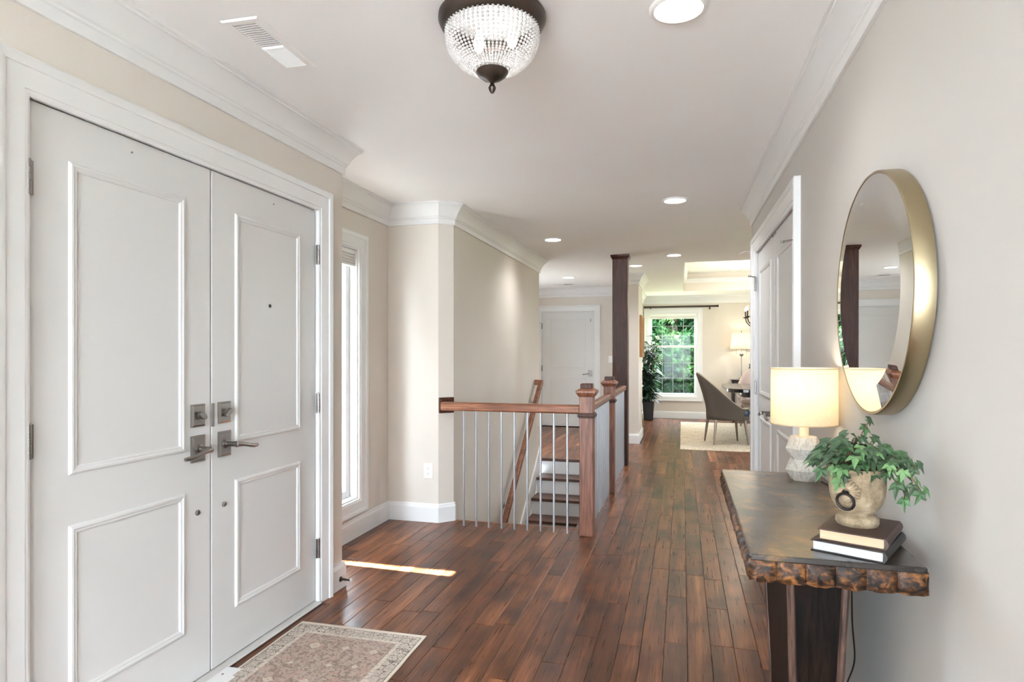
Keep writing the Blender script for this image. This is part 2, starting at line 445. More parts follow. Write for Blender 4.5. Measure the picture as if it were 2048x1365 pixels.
# ------------------------------------------------------------------ the setting
CEIL = 2.44
XL = -1.823          # wall with the entry doors
XA = -2.22           # wall of the alcove with the sidelight
YR = 3.098           # end of the entry wall
YA = 4.46            # alcove end wall
XS = -1.71           # stair wall
YS1 = 7.536
YF = 10.87           # far hall wall
YW = 12.9            # dining window wall
def XR(y): return 0.575 - 0.010 * y
YRE = 5.19
YB = -3.2
loop = [('left', (XL, YB)), ('return', (XL, YR)), ('alcove', (XA, YR)), ('alcove_end', (XA, YA)), ('corner', (-1.80, YA)),
        ('stair', (XS, YA + 0.09)), ('stair_end', (XS, YS1)), ('hall_side', (-3.2, YS1)), ('far', (-3.2, YF)), ('pier_hall', (-0.885, YF)),
        ('pier_front', (-0.885, 9.12)), ('pier_side', (-0.61, 9.12)), ('pier_back', (-0.61, 10.0)), ('dining_side', (-0.77, 10.0)),
        ('window', (-0.77, YW)), ('dining_right', (4.0, YW)), ('dining_front', (4.0, YRE)), ('right', (XR(YRE), YRE)), ('back', (XR(YB), YB))]
P2 = [Vector(p) for _, p in loop]
NL = len(P2)
EXT = 0.14
# openings per wall: (s0, s1, z0, z1) measured along the wall
DOOR0, DOOR1, DH = 1.365, 2.855, 2.035
CL0, CL1 = 3.335, 4.905          # closet doors on the right wall (y)
FD0, FD1 = None, None
fdl = on_y(1083, 849, YF).x; fdr = on_y(1189, 849, YF).x
WX0, WX1, WZ0, WZ1 = -0.66, 0.285, 0.44, 2.10        # dining window opening
SL0, SL1, SZ0, SZ1 = 3.36, 3.99, 0.26, 2.04          # sidelight opening (y)
opens = {
    'left': [(DOOR0 - 0.02 - YB, DOOR1 + 0.02 - YB, -0.02, DH + 0.02)],
    'alcove': [(SL0 - YR, SL1 - YR, SZ0, SZ1)],
    'far': [(fdl - 0.02 + 3.2, fdr + 0.02 + 3.2, -0.02, DH + 0.02)],
    'window': [(WX0 + 0.77, WX1 + 0.77, WZ0, WZ1)],
    'hall_side': [(0.9, 2.4, 0.95, 2.0)],
    'right': [(YRE - CL1 - 0.02, YRE - CL0 + 0.02, -0.02, DH + 0.02), (YRE + 1.4, YRE + 2.4, 0.2, 1.9)],
    'back': [(0.2, 2.25, 0.06, 2.22)],
    'dining_right': [(1.1, 2.2, 0.6, 2.0), (4.9, 5.9, 0.6, 2.0)],
}
labels = {'left': 'beige wall around the white double entry doors', 'alcove': 'beige alcove wall with the narrow sidelight window', 'right': 'warm white wall behind the console table and mirror',
          'stair': 'beige wall running along the stairwell', 'far': 'grey-green beige wall around the far hall door', 'window': 'beige dining room wall with the garden window'}
crown_prof = [(0, -0.155), (0.012, -0.155), (0.014, -0.150), (0.014, -0.118), (0.020, -0.113), (0.020, -0.104), (0.027, -0.098),
              (0.030, -0.090), (0.038, -0.072), (0.050, -0.052), (0.064, -0.034), (0.074, -0.025), (0.080, -0.024), (0.080, -0.014), (0.090, -0.010), (0.090, 0.0)]
base_prof = [(0, 0.14), (0.006, 0.14), (0.010, 0.134), (0.010, 0.126), (0.014, 0.120), (0.016, 0.112), (0.016, 0.0)]
def edge_n(i):
    d = unit(P2[(i + 1) % NL] - P2[i]); return Vector((d.y, -d.x, 0))
def mitre(i):
    n0 = edge_n((i - 1) % NL); n1 = edge_n(i)
    b = (n0 + n1); k = b.dot(n0)
    if abs(k) < 1e-5: return n1
    return b / k
wallobj = {}
tn = 0
for i, (nm, p) in enumerate(loop):
    p = P2[i]; q = P2[(i + 1) % NL]
    d = unit(q - p); L = (q - p).length
    rz = math.atan2(d.y, d.x)
    # convex (inside) corners get the wall prolonged behind the neighbour
    def inside(k):
        a = unit(P2[k] - P2[(k - 1) % NL]); b = unit(P2[(k + 1) % NL] - P2[k])
        return (a.x * b.y - a.y * b.x) < -1e-4
    e0 = EXT if inside(i) else 0.0; e1 = EXT if inside((i + 1) % NL) else 0.0
    dn = unit(P2[(i + 2) % NL] - q)
    if e1 == 0.0 and abs(d.x * dn.x + d.y * dn.y) < 0.1: e1 = -0.12      # the next wall's end stands in for this piece of the outside corner
    z0 = -2.5 if nm in ('stair', 'corner') else -0.12
    op = opens.get(nm, [])
    ss = sorted({-e0, L + e1, *[o[0] for o in op], *[o[1] for o in op]})
    zs = sorted({z0, CEIL + 0.02, *[o[2] for o in op], *[o[3] for o in op]})
    zs = [z for z in zs if z0 <= z]
    mb = MB()
    for a in range(len(ss) - 1):
        zc = []
        for b in range(len(zs) - 1):
            cx = (ss[a] + ss[a + 1]) / 2; cz = (zs[b] + zs[b + 1]) / 2
            if any(o[0] < cx < o[1] and o[2] < cz < o[3] for o in op): zc.append(None)
            else: zc.append((zs[b], zs[b + 1]))
        run = None
        for c in zc + [None]:
            if c is None:
                if run: mb.box(ss[a], ss[a + 1], 0, 0.12, run[0], run[1]); run = None
            else: run = [run[0], c[1]] if run else list(c)
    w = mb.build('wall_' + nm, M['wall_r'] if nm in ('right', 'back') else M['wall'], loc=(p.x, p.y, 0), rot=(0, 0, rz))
    tag(w, labels.get(nm, 'plain beige painted wall, %s side' % nm.replace('_', ' ')), None, None, 'structure')
    wallobj[nm] = w
    # crown moulding, mitred at both ends
    m0 = mitre(i); m1 = mitre((i + 1) % NL)
    vs = []; fs = []
    for u, z in crown_prof:
        vs.append((p.x + m0.x * u, p.y + m0.y * u, CEIL + z)); vs.append((q.x + m1.x * u, q.y + m1.y * u, CEIL + z))
    for k in range(len(crown_prof) - 1): fs.append((2 * k, 2 * k + 1, 2 * k + 3, 2 * k + 2))
    c = MB().add(vs, fs).build('trim_%d' % (i + 1), M['trim'], smooth=True, ang=25)
    tag(c, 'white stepped crown moulding along the %s wall' % nm.replace('_', ' '), None, None, 'structure')
    # baseboard, left out at doors and along the open stairwell
    gaps = [(o[0] - 0.105, o[1] + 0.105) for o in op if o[2] < 0.1]
    ivs = [(0.0, L)]
    for g in gaps: ivs = [x for (a, b) in ivs for x in ((a, min(b, g[0])), (max(a, g[1]), b)) if x[1] - x[0] > 0.02]
    if nm == 'stair': ivs = [(0.0, 0.018)]
    mb = MB()
    for a, b in ivs:
        vs = []
        for u, z in base_prof:
            A = p.to_3d() + d * a + (m0 * u if a == 0 else edge_n(i) * u); B = p.to_3d() + d * b + (m1 * u if b == L else edge_n(i) * u)
            vs.append((A.x, A.y, z)); vs.append((B.x, B.y, z))
        k = len(base_prof)
        mb.add(vs, [(2 * j, 2 * j + 1, 2 * j + 3, 2 * j + 2) for j in range(k - 1)] + [tuple(range(0, 2 * k, 2)), tuple(range(1, 2 * k, 2))])
    if mb.f:
        bo = mb.build('baseboard_' + nm, M['trim'])
        tag(bo, 'white baseboard with stepped cap along the %s wall' % nm.replace('_', ' '), None, None, 'structure')

# ceiling with the dining room tray
TX0, TX1, TY0, TY1, TZ = 0.02, 3.3, 8.16, 11.92, 2.76
mb = MB()
A0, A1, B0, B1 = XA - 0.10, 4.1, YB - 0.2, YW + 0.2
mb.box(A0, TX0, B0, B1, CEIL, CEIL + 0.0009); mb.box(TX1, A1, B0, B1, CEIL, CEIL + 0.0009)
mb.box(TX0, TX1, B0, TY0, CEIL, CEIL + 0.0009); mb.box(TX0, TX1, TY1, B1, CEIL, CEIL + 0.0009)
mb.box(-3.32, A0, YS1 - 0.1, YF + 0.1, CEIL, CEIL + 0.0009)
mb.box(TX0 - 0.1, TX1 + 0.1, TY0 - 0.1, TY1 + 0.1, TZ, TZ + 0.1)
ceil = mb.build('ceiling', M['ceil']); tag(ceil, 'white flat ceiling with a raised tray over the dining table', None, None, 'structure')
mb = MB()
mb.box(TX0 - 0.1, TX0, TY0 - 0.1, TY1 + 0.1, CEIL + 0.001, TZ); mb.box(TX1, TX1 + 0.1, TY0 - 0.1, TY1 + 0.1, CEIL + 0.001, TZ)
mb.box(TX0, TX1, TY0 - 0.1, TY0, CEIL + 0.001, TZ); mb.box(TX0, TX1, TY1, TY1 + 0.1, CEIL + 0.001, TZ)
o = mb.build('wall_tray', M['wall']); tag(o, 'beige upright sides of the dining ceiling tray', None, None, 'structure')
mb = MB()
tp = [(TX0, TY0), (TX1, TY0), (TX1, TY1), (TX0, TY1)]
sg = [(1, 1), (-1, 1), (-1, -1), (1, -1)]
pr = [(0.0, 0.15), (0.012, 0.15), (0.02, 0.17), (0.05, 0.2), (0.06, 0.21), (0.06, 0.225), (0.0, 0.225)]
vs = [(tp[j][0] + sg[j][0] * u, tp[j][1] + sg[j][1] * u, CEIL + z) for u, z in pr for j in range(4)]
mb.add(vs, [(k * 4 + j, k * 4 + (j + 1) % 4, k * 4 + 4 + (j + 1) % 4, k * 4 + 4 + j) for k in range(len(pr) - 1) for j in range(4)])
o = mb.build('trim_%d' % (NL + 1), M['trim']); tag(o, 'white crown moulding inside the dining ceiling tray', None, None, 'structure')

# floor: slab with the stairwell cut out, planks on top
HX0, HX1, HY0, HY1 = XS, -0.735, 4.565, 7.575
mb = MB()
FT = -0.006
mb.box(XA - 0.1, HX0 - 0.05, YB - 0.1, YW + 0.1, -0.12, FT); mb.box(-3.3, XA - 0.1, YS1 - 0.1, YF + 0.1, -0.12, FT); mb.box(HX1 + 0.005, 4.1, YB - 0.1, YW + 0.1, -0.12, FT)
mb.box(HX0 - 0.05, HX1, YB - 0.1, HY0 - 0.01, -0.12, FT); mb.box(HX0 - 0.05, HX1, HY1 + 0.02, YW + 0.1, -0.12, FT)
floor = mb.build('floor', M['subfloor']); tag(floor, 'hand-scraped reddish brown wood plank floor of hall and dining room', None, None, 'structure')
rng = random.Random(3)
PW = 0.0985
def room_x(y0, y1, x):
    xm = x + PW / 2; ym = (y0 + y1) / 2
    return True
planks = []
x = -3.2 - 0.03
while x < 4.0:
    xm = x + PW / 2
    # y ranges of the floor in this column
    rs = []
    if xm < XA: rs = [(YS1, YF)]
    elif xm < XL: rs = [(YR, YA), (YS1, YF)]
    elif xm < XS: rs = [(YB, YA + 0.09), (YS1, YF)]
    elif xm < HX1: rs = [(YB, HY0), (HY1, YF if xm < -0.885 else (9.12))]
    elif xm < -0.61: rs = [(YB, 9.12)]
    elif xm < 0.56: rs = [(YB, YW)]
    else: rs = [(YRE, YW)]
    if -0.77 < xm < -0.61 and (10.0, YW) not in rs: rs.append((10.0, YW))
    for a, b in rs:
        y = a - rng.uniform(0, 0.9)
        while y < b:
            l = rng.choice((0.42, 0.55, 0.7, 0.85, 1.0, 1.2, 1.45))
            y0, y1 = max(a, y), min(b, y + l)
            if b - y1 < 0.12: y1 = b
            if y1 - y0 > 0.03: planks.append((x, x + PW, y0, y1, rng.random()))
            y += l if y1 < b else 99
    x += PW
def plank_geo(x0, x1, y0, y1):
    g = 0.0006; e = 0.0022; dz = 0.0016
    cx, cy = (x0 + x1) / 2, (y0 + y1) / 2
    hx, hy = (x1 - x0) / 2 - g, (y1 - y0) / 2 - g
    vs = []
    for z, ins in ((FT, 0), (-dz, 0), (0, e)):
        vs += [(-hx + ins, -hy + ins, z), (hx - ins, -hy + ins, z), (hx - ins, hy - ins, z), (-hx + ins, hy - ins, z)]
    fs = [(8, 9, 10, 11)] + [(k * 4 + j, k * 4 + (j + 1) % 4, k * 4 + 4 + (j + 1) % 4, k * 4 + 4 + j) for k in (0, 1) for j in range(4)]
    return cx, cy, vs, fs
def seen(pl):
    cx, cy = (pl[0] + pl[1]) / 2, (pl[2] + pl[3]) / 2
    dep = -cx * math.sin(THETA) + cy * math.cos(THETA); lat = cx * math.cos(THETA) + cy * math.sin(THETA)
    if dep < 1.5: return 0
    u = lat / dep * FPX
    if abs(u) > 1120 or CAMZ / dep * FPX > 760: return 0
    if cx > 0.2 and cy < 2.6: return 0
    if cx > 0.45 and cy < 8: return 0
    return (pl[1] - pl[0]) * (pl[3] - pl[2]) / dep ** 3
order = sorted(planks, key=seen, reverse=True)
rest = MB(); rrnd = []
for k, pl in enumerate(order):
    cx, cy, vs, fs = plank_geo(*pl[:4])
    if k < 295 and seen(pl) > 0:
        me = bpy.data.meshes.new('plank'); me.from_pydata(vs, [], fs); me.materials.append(M['plank'])
        at = me.attributes.new('rnd', 'FLOAT', 'FACE'); at.data.foreach_set('value', [pl[4]] * len(fs))
        o = bpy.data.objects.new('plank', me); COL.objects.link(o); o.location = (cx, cy, 0); o.parent = floor
    else:
        rest.add([(v[0] + cx, v[1] + cy, v[2]) for v in vs], fs); rrnd += [pl[4]] * len(fs)
me = bpy.data.meshes.new('plank_field'); me.from_pydata(rest.v, [], rest.f); me.materials.append(M['plank'])
at = me.attributes.new('rnd', 'FLOAT', 'FACE'); at.data.foreach_set('value', rrnd)
o = bpy.data.objects.new('plank_field', me); COL.objects.link(o); o.parent = floor; o['kind'] = 'stuff'

# stairwell below the floor
LZ = -2.46
o = MB().box(HX0 - 0.1, HX1 + 0.12, HY0 - 0.1, HY0, LZ, FT - 0.001).build('wall_stairwell_near', M['wall']); tag(o, 'beige stairwell wall under the balustrade', None, None, 'structure')
o = MB().box(HX1, HX1 + 0.1, HY0, HY1 + 0.3, LZ, FT - 0.001).build('wall_stairwell_side', M['wall']); tag(o, 'beige stairwell wall under the side railing', None, None, 'structure')
o = MB().box(HX0 - 0.1, HX1 + 0.1, HY0 - 0.1, HY1 + 0.3, LZ - 0.1, LZ).build('floor_lower', M['tread']); tag(o, 'dark lower floor at the foot of the stairs', None, None, 'structure')
o = MB().box(HX0 - 0.15, HX1 + 0.12, HY1 + 0.12, HY1 + 0.2, LZ, FT - 0.12).build('wall_stairwell_far', M['wall']); tag(o, 'beige stairwell wall under the upper landing', None, None, 'structure')
# trim along the edge of the well
mb = MB(); mb.box(HX0, HX1, HY0 - 0.012, HY0 + 0.012, -0.03, 0.002); mb.box(HX1 - 0.012, HX1 + 0.012, HY0, HY1 - 0.08, -0.03, 0.002)
o = mb.build('trim_%d' % (NL + 2), M['oak_x'], bevel=0.004); tag(o, 'wood nosing along the open edge of the stairwell', None, None, 'structure')

# ------------------------------------------------------------------ staircase
st = thing('staircase', 'flight of dark wood treads and white risers going down behind the balustrade', 'staircase', (0, 0, 0))
TR, RI = 0.255, 0.19
sx0, sx1 = HX0 + 0.02, HX1 - 0.004
tread_m = MB().box(0, sx1 - sx0, -0.028, TR + 0.012, -0.035, 0.0)
riser_m = MB().box(0, sx1 - sx0, 0, 0.018, -RI + 0.0, -0.035)
t0 = tread_m.build('tread', M['tread'], st, bevel=0.006, seg=2); r0 = riser_m.build('riser', M['trim'], st)
YN = HY1 + 0.0
for k in range(12):
    y = YN - k * TR; z = -k * RI
    if k == 0:
        MB().box(sx0, sx1, y - 0.028, y + 0.05, -0.035, 0.001).build('tread', M['tread'], st, bevel=0.006, seg=2)
        rr_ = copypart(r0, st, (sx0, y, 0))
    else:
        if k == 1: t0.location = (sx0, y, z); r0.location = (sx0, y, z)
        else: copypart(t0, st, (sx0, y, z)); copypart(r0, st, (sx0, y, z))
sl = RI / TR
poly = [(YS1 + 0.02, 0.16), (YS1 + 0.02, -0.12), (HY0 + 0.2, (HY0 + 0.2 - YN) * sl - 0.12), (HY0 + 0.2, (HY0 + 0.2 - YN) * sl + 0.17)]
mm = Matrix(((0, 0, 1, XS), (1, 0, 0, 0), (0, 1, 0, 0), (0, 0, 0, 1)))
MB().prism(poly, 0.0, 0.02, mm).build('skirt_board', M['trim'], st, bevel=0.004)

# wall handrail
hr = thing('wall_handrail', 'brown wooden handrail sloping down the stair wall', 'handrail', (XS, 7.3, 0.9))
hx = 0.075
def hz(y): return 0.93 + (y - 7.28) * 0.80
def railbar(p, q, w, h, name, mat, parent, bev=0.012):
    p = Vector(p); q = Vector(q); d = (q - p); L = d.length
    rz = math.atan2(d.y, d.x); ry = -math.asin(d.z / L)
    o = MB().box(0, L, -w / 2, w / 2, -h / 2, h / 2).build(name, mat, parent, loc=p, rot=(0, ry, rz), bevel=bev, seg=3)
    return o
def hl(y, z): return (hx, y - 7.3, z - 0.9)
railbar(hl(7.30, hz(7.30)), hl(5.3, hz(5.3)), 0.05, 0.062, 'rail', M['oak_y'], hr)
MB().box(-0.0, hx + 0.025, -0.022, 0.03, hz(7.3) - 0.9 - 0.03, hz(7.3) - 0.9 + 0.033).build('rail_return', M['oak_x'], hr, bevel=0.006)
for yb in (7.12, 5.95):
    mb = MB(); zb = hz(yb) - 0.9 - 0.03
    mb.tube([(0.0, yb - 7.3, zb - 0.05), (0.035, yb - 7.3, zb - 0.05), (0.066, yb - 7.3, zb - 0.03), (hx, yb - 7.3, zb)], 0.007, 8)
    mb.lathe([(0.0, 0), (0.028, 0.0), (0.026, 0.006), (0.0, 0.008)], 16, m=Matrix.Translation((0, yb - 7.3, zb - 0.05)) @ Matrix.Rotation(PI / 2, 4, 'Y'), cap=False)
    mb.build('bracket', M['nickel'], hr, smooth=True)

# ------------------------------------------------------------------ balustrade
NWX, NWY, NW2Y = -0.655, 4.435, 5.85
CLX, CLY = -0.70, 7.41
bal = thing('stair_railing', 'stained oak railing with square newel posts and slim steel balusters around the stairwell', 'railing', (NWX, NWY, 0))
def newel(x, y, name='newel_post'):
    x -= NWX; y -= NWY; h = 0.049
    n = MB().box(x - h, x + h, y - h, y + h, 0, 1.0).build(name, M['oak_v'], bal, bevel=0.004)
    mb = MB()
    mb.box(x - h - 0.014, x + h + 0.014, y - h - 0.014, y + h + 0.014, 0.845, 0.862)
    mb.box(x - h - 0.007, x + h + 0.007, y - h - 0.007, y + h + 0.007, 0.835, 0.872)
    mb.build('collar', M['dark_v'], n, bevel=0.004, seg=2)
    mb = MB()
    mb.frus(x - h - 0.004, x + h + 0.004, y - h - 0.004, y + h + 0.004, 0.985, x - h - 0.022, x + h + 0.022, y - h - 0.022, y + h + 0.022, 1.012)
    mb.box(x - h - 0.024, x + h + 0.024, y - h - 0.024, y + h + 0.024, 1.012, 1.03)
    mb.frus(x - h - 0.02, x + h + 0.02, y - h - 0.02, y + h + 0.02, 1.03, x - h + 0.004, x + h - 0.004, y - h + 0.004, y + h - 0.004, 1.045)
    mb.build('cap', M['oak_v'], n, bevel=0.003)
    MB().box(x - h + 0.006, x + h - 0.006, y - h + 0.006, y + h - 0.006, 1.04, 1.078).build('cap_block', M['dark_v'], n, bevel=0.006)
newel(NWX, NWY); newel(NWX, NW2Y)
RH = 0.925
def Lb(x, y, z): return (x - NWX, y - NWY, z)
rail_y = 4.43
railbar(Lb(-1.765, rail_y + 0.005, RH - 0.032), Lb(NWX - 0.045, rail_y, RH - 0.032), 0.062, 0.064, 'handrail', M['oak_x'], bal, 0.014)
railbar(Lb(NWX, NWY + 0.045, RH - 0.03), Lb(NWX, NW2Y - 0.045, RH - 0.03), 0.056, 0.058, 'handrail', M['oak_y'], bal, 0.014)
railbar(Lb(NWX, NW2Y + 0.045, RH - 0.03), Lb(NWX, CLY - 0.09, RH - 0.03), 0.056, 0.058, 'handrail', M['oak_y'], bal, 0.014)
bmesh_ = MB().lathe([(0.0082, 0), (0.0082, 0.90)], 10)
b0 = bmesh_.build('baluster', M['steel'], bal, smooth=True)
spots = [(-1.583 + (1.583 - 0.797) / 8 * k, 4.43) for k in range(9)]
spots += [(NWX, NWY + 0.049 + (NW2Y - NWY - 0.098) * (k + 0.5) / 14) for k in range(14)]
spots += [(NWX, NW2Y + 0.049 + (CLY - 0.088 - NW2Y - 0.049) * (k + 0.5) / 15) for k in range(15)]
for k, (x, y) in enumerate(spots):
    if k == 0: b0.location = Lb(x, y, 0)
    else: copypart(b0, bal, Lb(x, y, 0))
# rosette plate on the angled wall corner
ro = MB().box(-0.063, 0.063, -0.014, 0.0, -0.06, 0.06).box(-0.05, 0.05, -0.02, -0.012, -0.048, 0.048)
ro.build('rosette', M['dark_v'], bal, loc=Lb(-1.755, 4.505, RH - 0.03), rot=(0, 0, R(45)), bevel=0.004)

# big column
cw = 0.088
colm = thing('wood_column', 'tall square dark oak column from floor to ceiling beside the stairwell', 'column', (CLX, CLY, 0))
MB().box(-cw, cw, -cw, cw, 0, CEIL - 0.02).build('shaft', M['dark_v'], colm, bevel=0.004)
mb = MB(); mb.frus(-cw - 0.003, cw + 0.003, -cw - 0.003, cw + 0.003, CEIL - 0.05, -cw - 0.018, cw + 0.018, -cw - 0.018, cw + 0.018, CEIL - 0.022); mb.box(-cw - 0.02, cw + 0.02, -cw - 0.02, cw + 0.02, CEIL - 0.022, CEIL)
mb.build('cap_moulding', M['dark_v'], colm, bevel=0.002)

# ------------------------------------------------------------------ doors
def wall_frame(nm):
    i = [n for n, _ in loop].index(nm); p = P2[i]; q = P2[(i + 1) % NL]; d = unit(q - p)
    return p, d, math.atan2(d.y, d.x)
def at_wall(nm, s, off=0.0, z=0.0):
    p, d, rz = wall_frame(nm); return Vector((p.x + d.x * s + d.y * off, p.y + d.y * s - d.x * off, z)), rz
casing_prof = [(-0.004, 0.0), (-0.004, 0.012), (0.004, 0.015), (0.012, 0.015), (0.014, 0.018), (0.050, 0.021), (0.072, 0.023), (0.074, 0.028), (0.086, 0.032), (0.098, 0.034), (0.104, 0.030), (0.104, 0.0)]
def doorway(nm, s0, s1, z1, k, label):
    loc, rz = at_wall(nm, s0)
    w = s1 - s0
    mb = MB().frame(0, w, 0, z1, casing_prof, True)
    o = mb.build('trim_%d' % k, M['trim'], loc=loc, rot=(0, 0, rz), smooth=True, ang=20); tag(o, label, None, None, 'structure')
    j = MB(); j.box(-0.0185, -0.002, -0.008, 0.119, 0, z1 + 0.0185); j.box(w + 0.002, w + 0.0185, -0.008, 0.119, 0, z1 + 0.0185); j.box(-0.002, w + 0.002, -0.008, 0.119, z1 + 0.002, z1 + 0.0185)
    j.build('jamb', M['trim'], o)
    g = MB().box(-0.0185, w + 0.0185, 0.062, 0.118, -0.1, z1 + 0.0185); g.build('gap_shade_panel', M['dark'], o)  # added dark panel filling the opening, keeps the door gaps as dark as shade
    return o
pm_prof = [(0.002, -0.001), (0.0, 0.004), (-0.005, 0.008), (-0.011, 0.009), (-0.017, 0.006), (-0.021, 0.0065), (-0.026, 0.004), (-0.028, -0.001)]
sunk_prof = [(0.004, -0.0005), (0.002, 0.003), (-0.003, 0.0035), (-0.012, 0.001), (-0.018, 0.0005), (-0.030, 0.004), (-0.034, 0.004), (-0.036, -0.0005)]
def hinge(parent, x, z, y=0.0, pin=False, h=0.1):
    mb = MB()
    for k in range(5):
        a = -h / 2 + k * h / 5; mb.lathe([(0.0075, a + 0.0006), (0.0075, a + h / 5 - 0.0006)], 12, (x, y - 0.005, z))
    mb.lathe([(0.0, h / 2 + 0.006), (0.005, h / 2 + 0.003), (0.0055, h / 2)], 10, (x, y - 0.005, z), cap=False)
    mb.box(x - 0.017, x + 0.017, y - 0.0015, y + 0.0, z - h / 2, z + h / 2)
    o = mb.build('hinge', M['nickel'], parent, smooth=True)
    if pin:
        b = MB(); b.tube([(x, y - 0.005, z + h / 2 + 0.004), (x + 0.05 * pin, y - 0.05, z + h / 2 + 0.004)], 0.004, 8); b.lathe([(0.009, -0.006), (0.009, 0.006)], 12, (x + 0.052 * pin, y - 0.052, z + h / 2 + 0.004))
        b.build('door_stop_pin', M['nickel'], o, smooth=True)
def lever(parent, x, z, sgn, y=0.0, plate=(0.036, 0.052)):
    a, b = plate
    mb = MB(); mb.frus(x - a, x + a, 0, 0, 0, 0, 0, 0, 0, 0) if False else None
    def raised(a0, b0, y0, a1, b1, y1):
        vs = [(x - a0, y - y0, z - b0), (x + a0, y - y0, z - b0), (x + a0, y - y0, z + b0), (x - a0, y - y0, z + b0), (x - a1, y - y1, z - b1), (x + a1, y - y1, z - b1), (x + a1, y - y1, z + b1), (x - a1, y - y1, z + b1)]
        mb.add(vs, [(0, 1, 2, 3), (4, 7, 6, 5), (0, 4, 5, 1), (1, 5, 6, 2), (2, 6, 7, 3), (3, 7, 4, 0)])
    raised(a, b, 0, a, b, 0.006); raised(a - 0.003, b - 0.003, 0.006, a - 0.010, b - 0.010, 0.011)
    o = mb.build('lever_plate', M['nickel'], parent)
    l = MB()
    my = Matrix.Translation((x, y, z)) @ Matrix.Rotation(PI / 2, 4, 'X')
    l.lathe([(0.017, 0.010), (0.017, 0.016), (0.0105, 0.018), (0.0105, 0.055), (0.013, 0.06), (0.013, 0.068), (0.0, 0.07)], 18, m=my)
    pts = [(x + sgn * t, y - 0.062 - 0.006 * math.sin(t * 22), z - 0.004 + 0.010 * math.cos(t * 26) - 0.006) for t in (0, 0.02, 0.045, 0.075, 0.105, 0.13)]
    l.tube(pts, [0.013, 0.012, 0.009, 0.0085, 0.0095, 0.007], 12)
    l.build('lever', M['nickel'], o, smooth=True, ang=50)
def deadbolt(parent, x, z, y=0.0, tilt=30):
    mb = MB(); a, b = 0.036, 0.044
    vs = [(x - a, y, z - b), (x + a, y, z - b), (x + a, y, z + b), (x - a, y, z + b), (x - a, y - .005, z - b), (x + a, y - .005, z - b), (x + a, y - .005, z + b), (x - a, y - .005, z + b),
          (x - a + .008, y - .011, z - b + .008), (x + a - .008, y - .011, z - b + .008), (x + a - .008, y - .011, z + b - .008), (x - a + .008, y - .011, z + b - .008)]
    mb.add(vs, [(0, 1, 2, 3), (8, 11, 10, 9)] + [(k + j, k + 4 + j, k + 4 + (j + 1) % 4, k + (j + 1) % 4) for k in (0, 4) for j in range(4)])
    o = mb.build('deadbolt', M['nickel'], parent)
    m = Matrix.Translation((x, y - 0.011, z)) @ Matrix.Rotation(R(tilt), 4, 'Y')
    t = MB(); t.lathe([(0.013, 0), (0.013, 0.007)], 16, m=m @ Matrix.Rotation(PI / 2, 4, 'X'))
    poly = [(0.021 * math.cos(q) * 1.05, 0.012 * math.sin(q)) for q in [2 * PI * i / 16 for i in range(16)]]
    t.prism(poly, 0.006, 0.022, m @ Matrix.Rotation(PI / 2, 4, 'X'))
    t.build('thumb_turn', M['nickel'], o, bevel=0.002)
def leaf(name, label, loc, rz, w, h, panels, prof, thick=0.042, y=0.010, centre_raise=0.0):
    d = thing(name, label, None, loc, rz, None, 'structure')
    MB().box(0.004, w - 0.004, y, y + thick, 0.014, h - 0.004).build('slab', M['door'], d, bevel=0.0015)
    for (x0, x1, z0, z1) in panels:
        o = MB().frame(x0, x1, z0, z1, [(u, hh - y) for u, hh in prof]).build('panel_moulding', M['door'], d, smooth=True, ang=20)
        if centre_raise: MB().frus(0, 0, 0, 0, 0, 0, 0, 0, 0, 0)
    return d
# entry pair
YD = 0.010
LW = (DOOR1 - DOOR0) / 2
doorway('left', DOOR0 - YB, DOOR1 - YB, DH, NL + 3, 'white moulded casing around the double entry doors')
ep = [(0.14, LW - 0.14, 0.915, 1.885), (0.14, LW - 0.14, 0.215, 0.755)]
for k, (nm, lab) in enumerate((('door_1', 'white entry door leaf with two moulded panels, hinged away from the alcove'), ('door_2', 'white entry door leaf with a peephole, hinged beside the alcove'))):
    loc, rz = at_wall('left', DOOR0 - YB + k * LW)
    d = leaf(nm, lab, loc, rz, LW, DH, ep, pm_prof)
    hxp = 0.003 if k == 0 else LW - 0.003
    for z in (1.80, 1.035, 0.285): hinge(d, hxp, z, -0.004)
    lx = 0.672 if k == 0 else LW - 0.672 + 0.0
    deadbolt(d, lx, 1.048, YD, 35 if k == 0 else -38)
    lever(d, lx, 0.918, -1 if k == 0 else 1, YD)
    MB().lathe([(0.011, 0), (0.011, 0.004), (0.007, 0.008), (0, 0.008)], 16, m=Matrix.Translation((lx, YD, 0.667)) @ Matrix.Rotation(PI / 2, 4, 'X')).build('kick_button', M['nickel'], d, smooth=True)
    MB().lathe([(0.003, 0), (0.003, 0.003)], 8, m=Matrix.Translation((0.37 if k == 0 else 0.4, YD, 1.985)) @ Matrix.Rotation(PI / 2, 4, 'X')).build('screw', M['nickel'], d)
    if k == 1:
        MB().lathe([(0.008, 0), (0.008, 0.003), (0.005, 0.004), (0, 0.004)], 16, m=Matrix.Translation((LW / 2, YD, 1.51)) @ Matrix.Rotation(PI / 2, 4, 'X')).build('peephole', M['bronze'], d)
        MB().box(0.004, 0.019, YD - 0.002, YD + 0.002, 0.995, 1.09).build('strike_plate', M['nickel'], d, bevel=0.001)
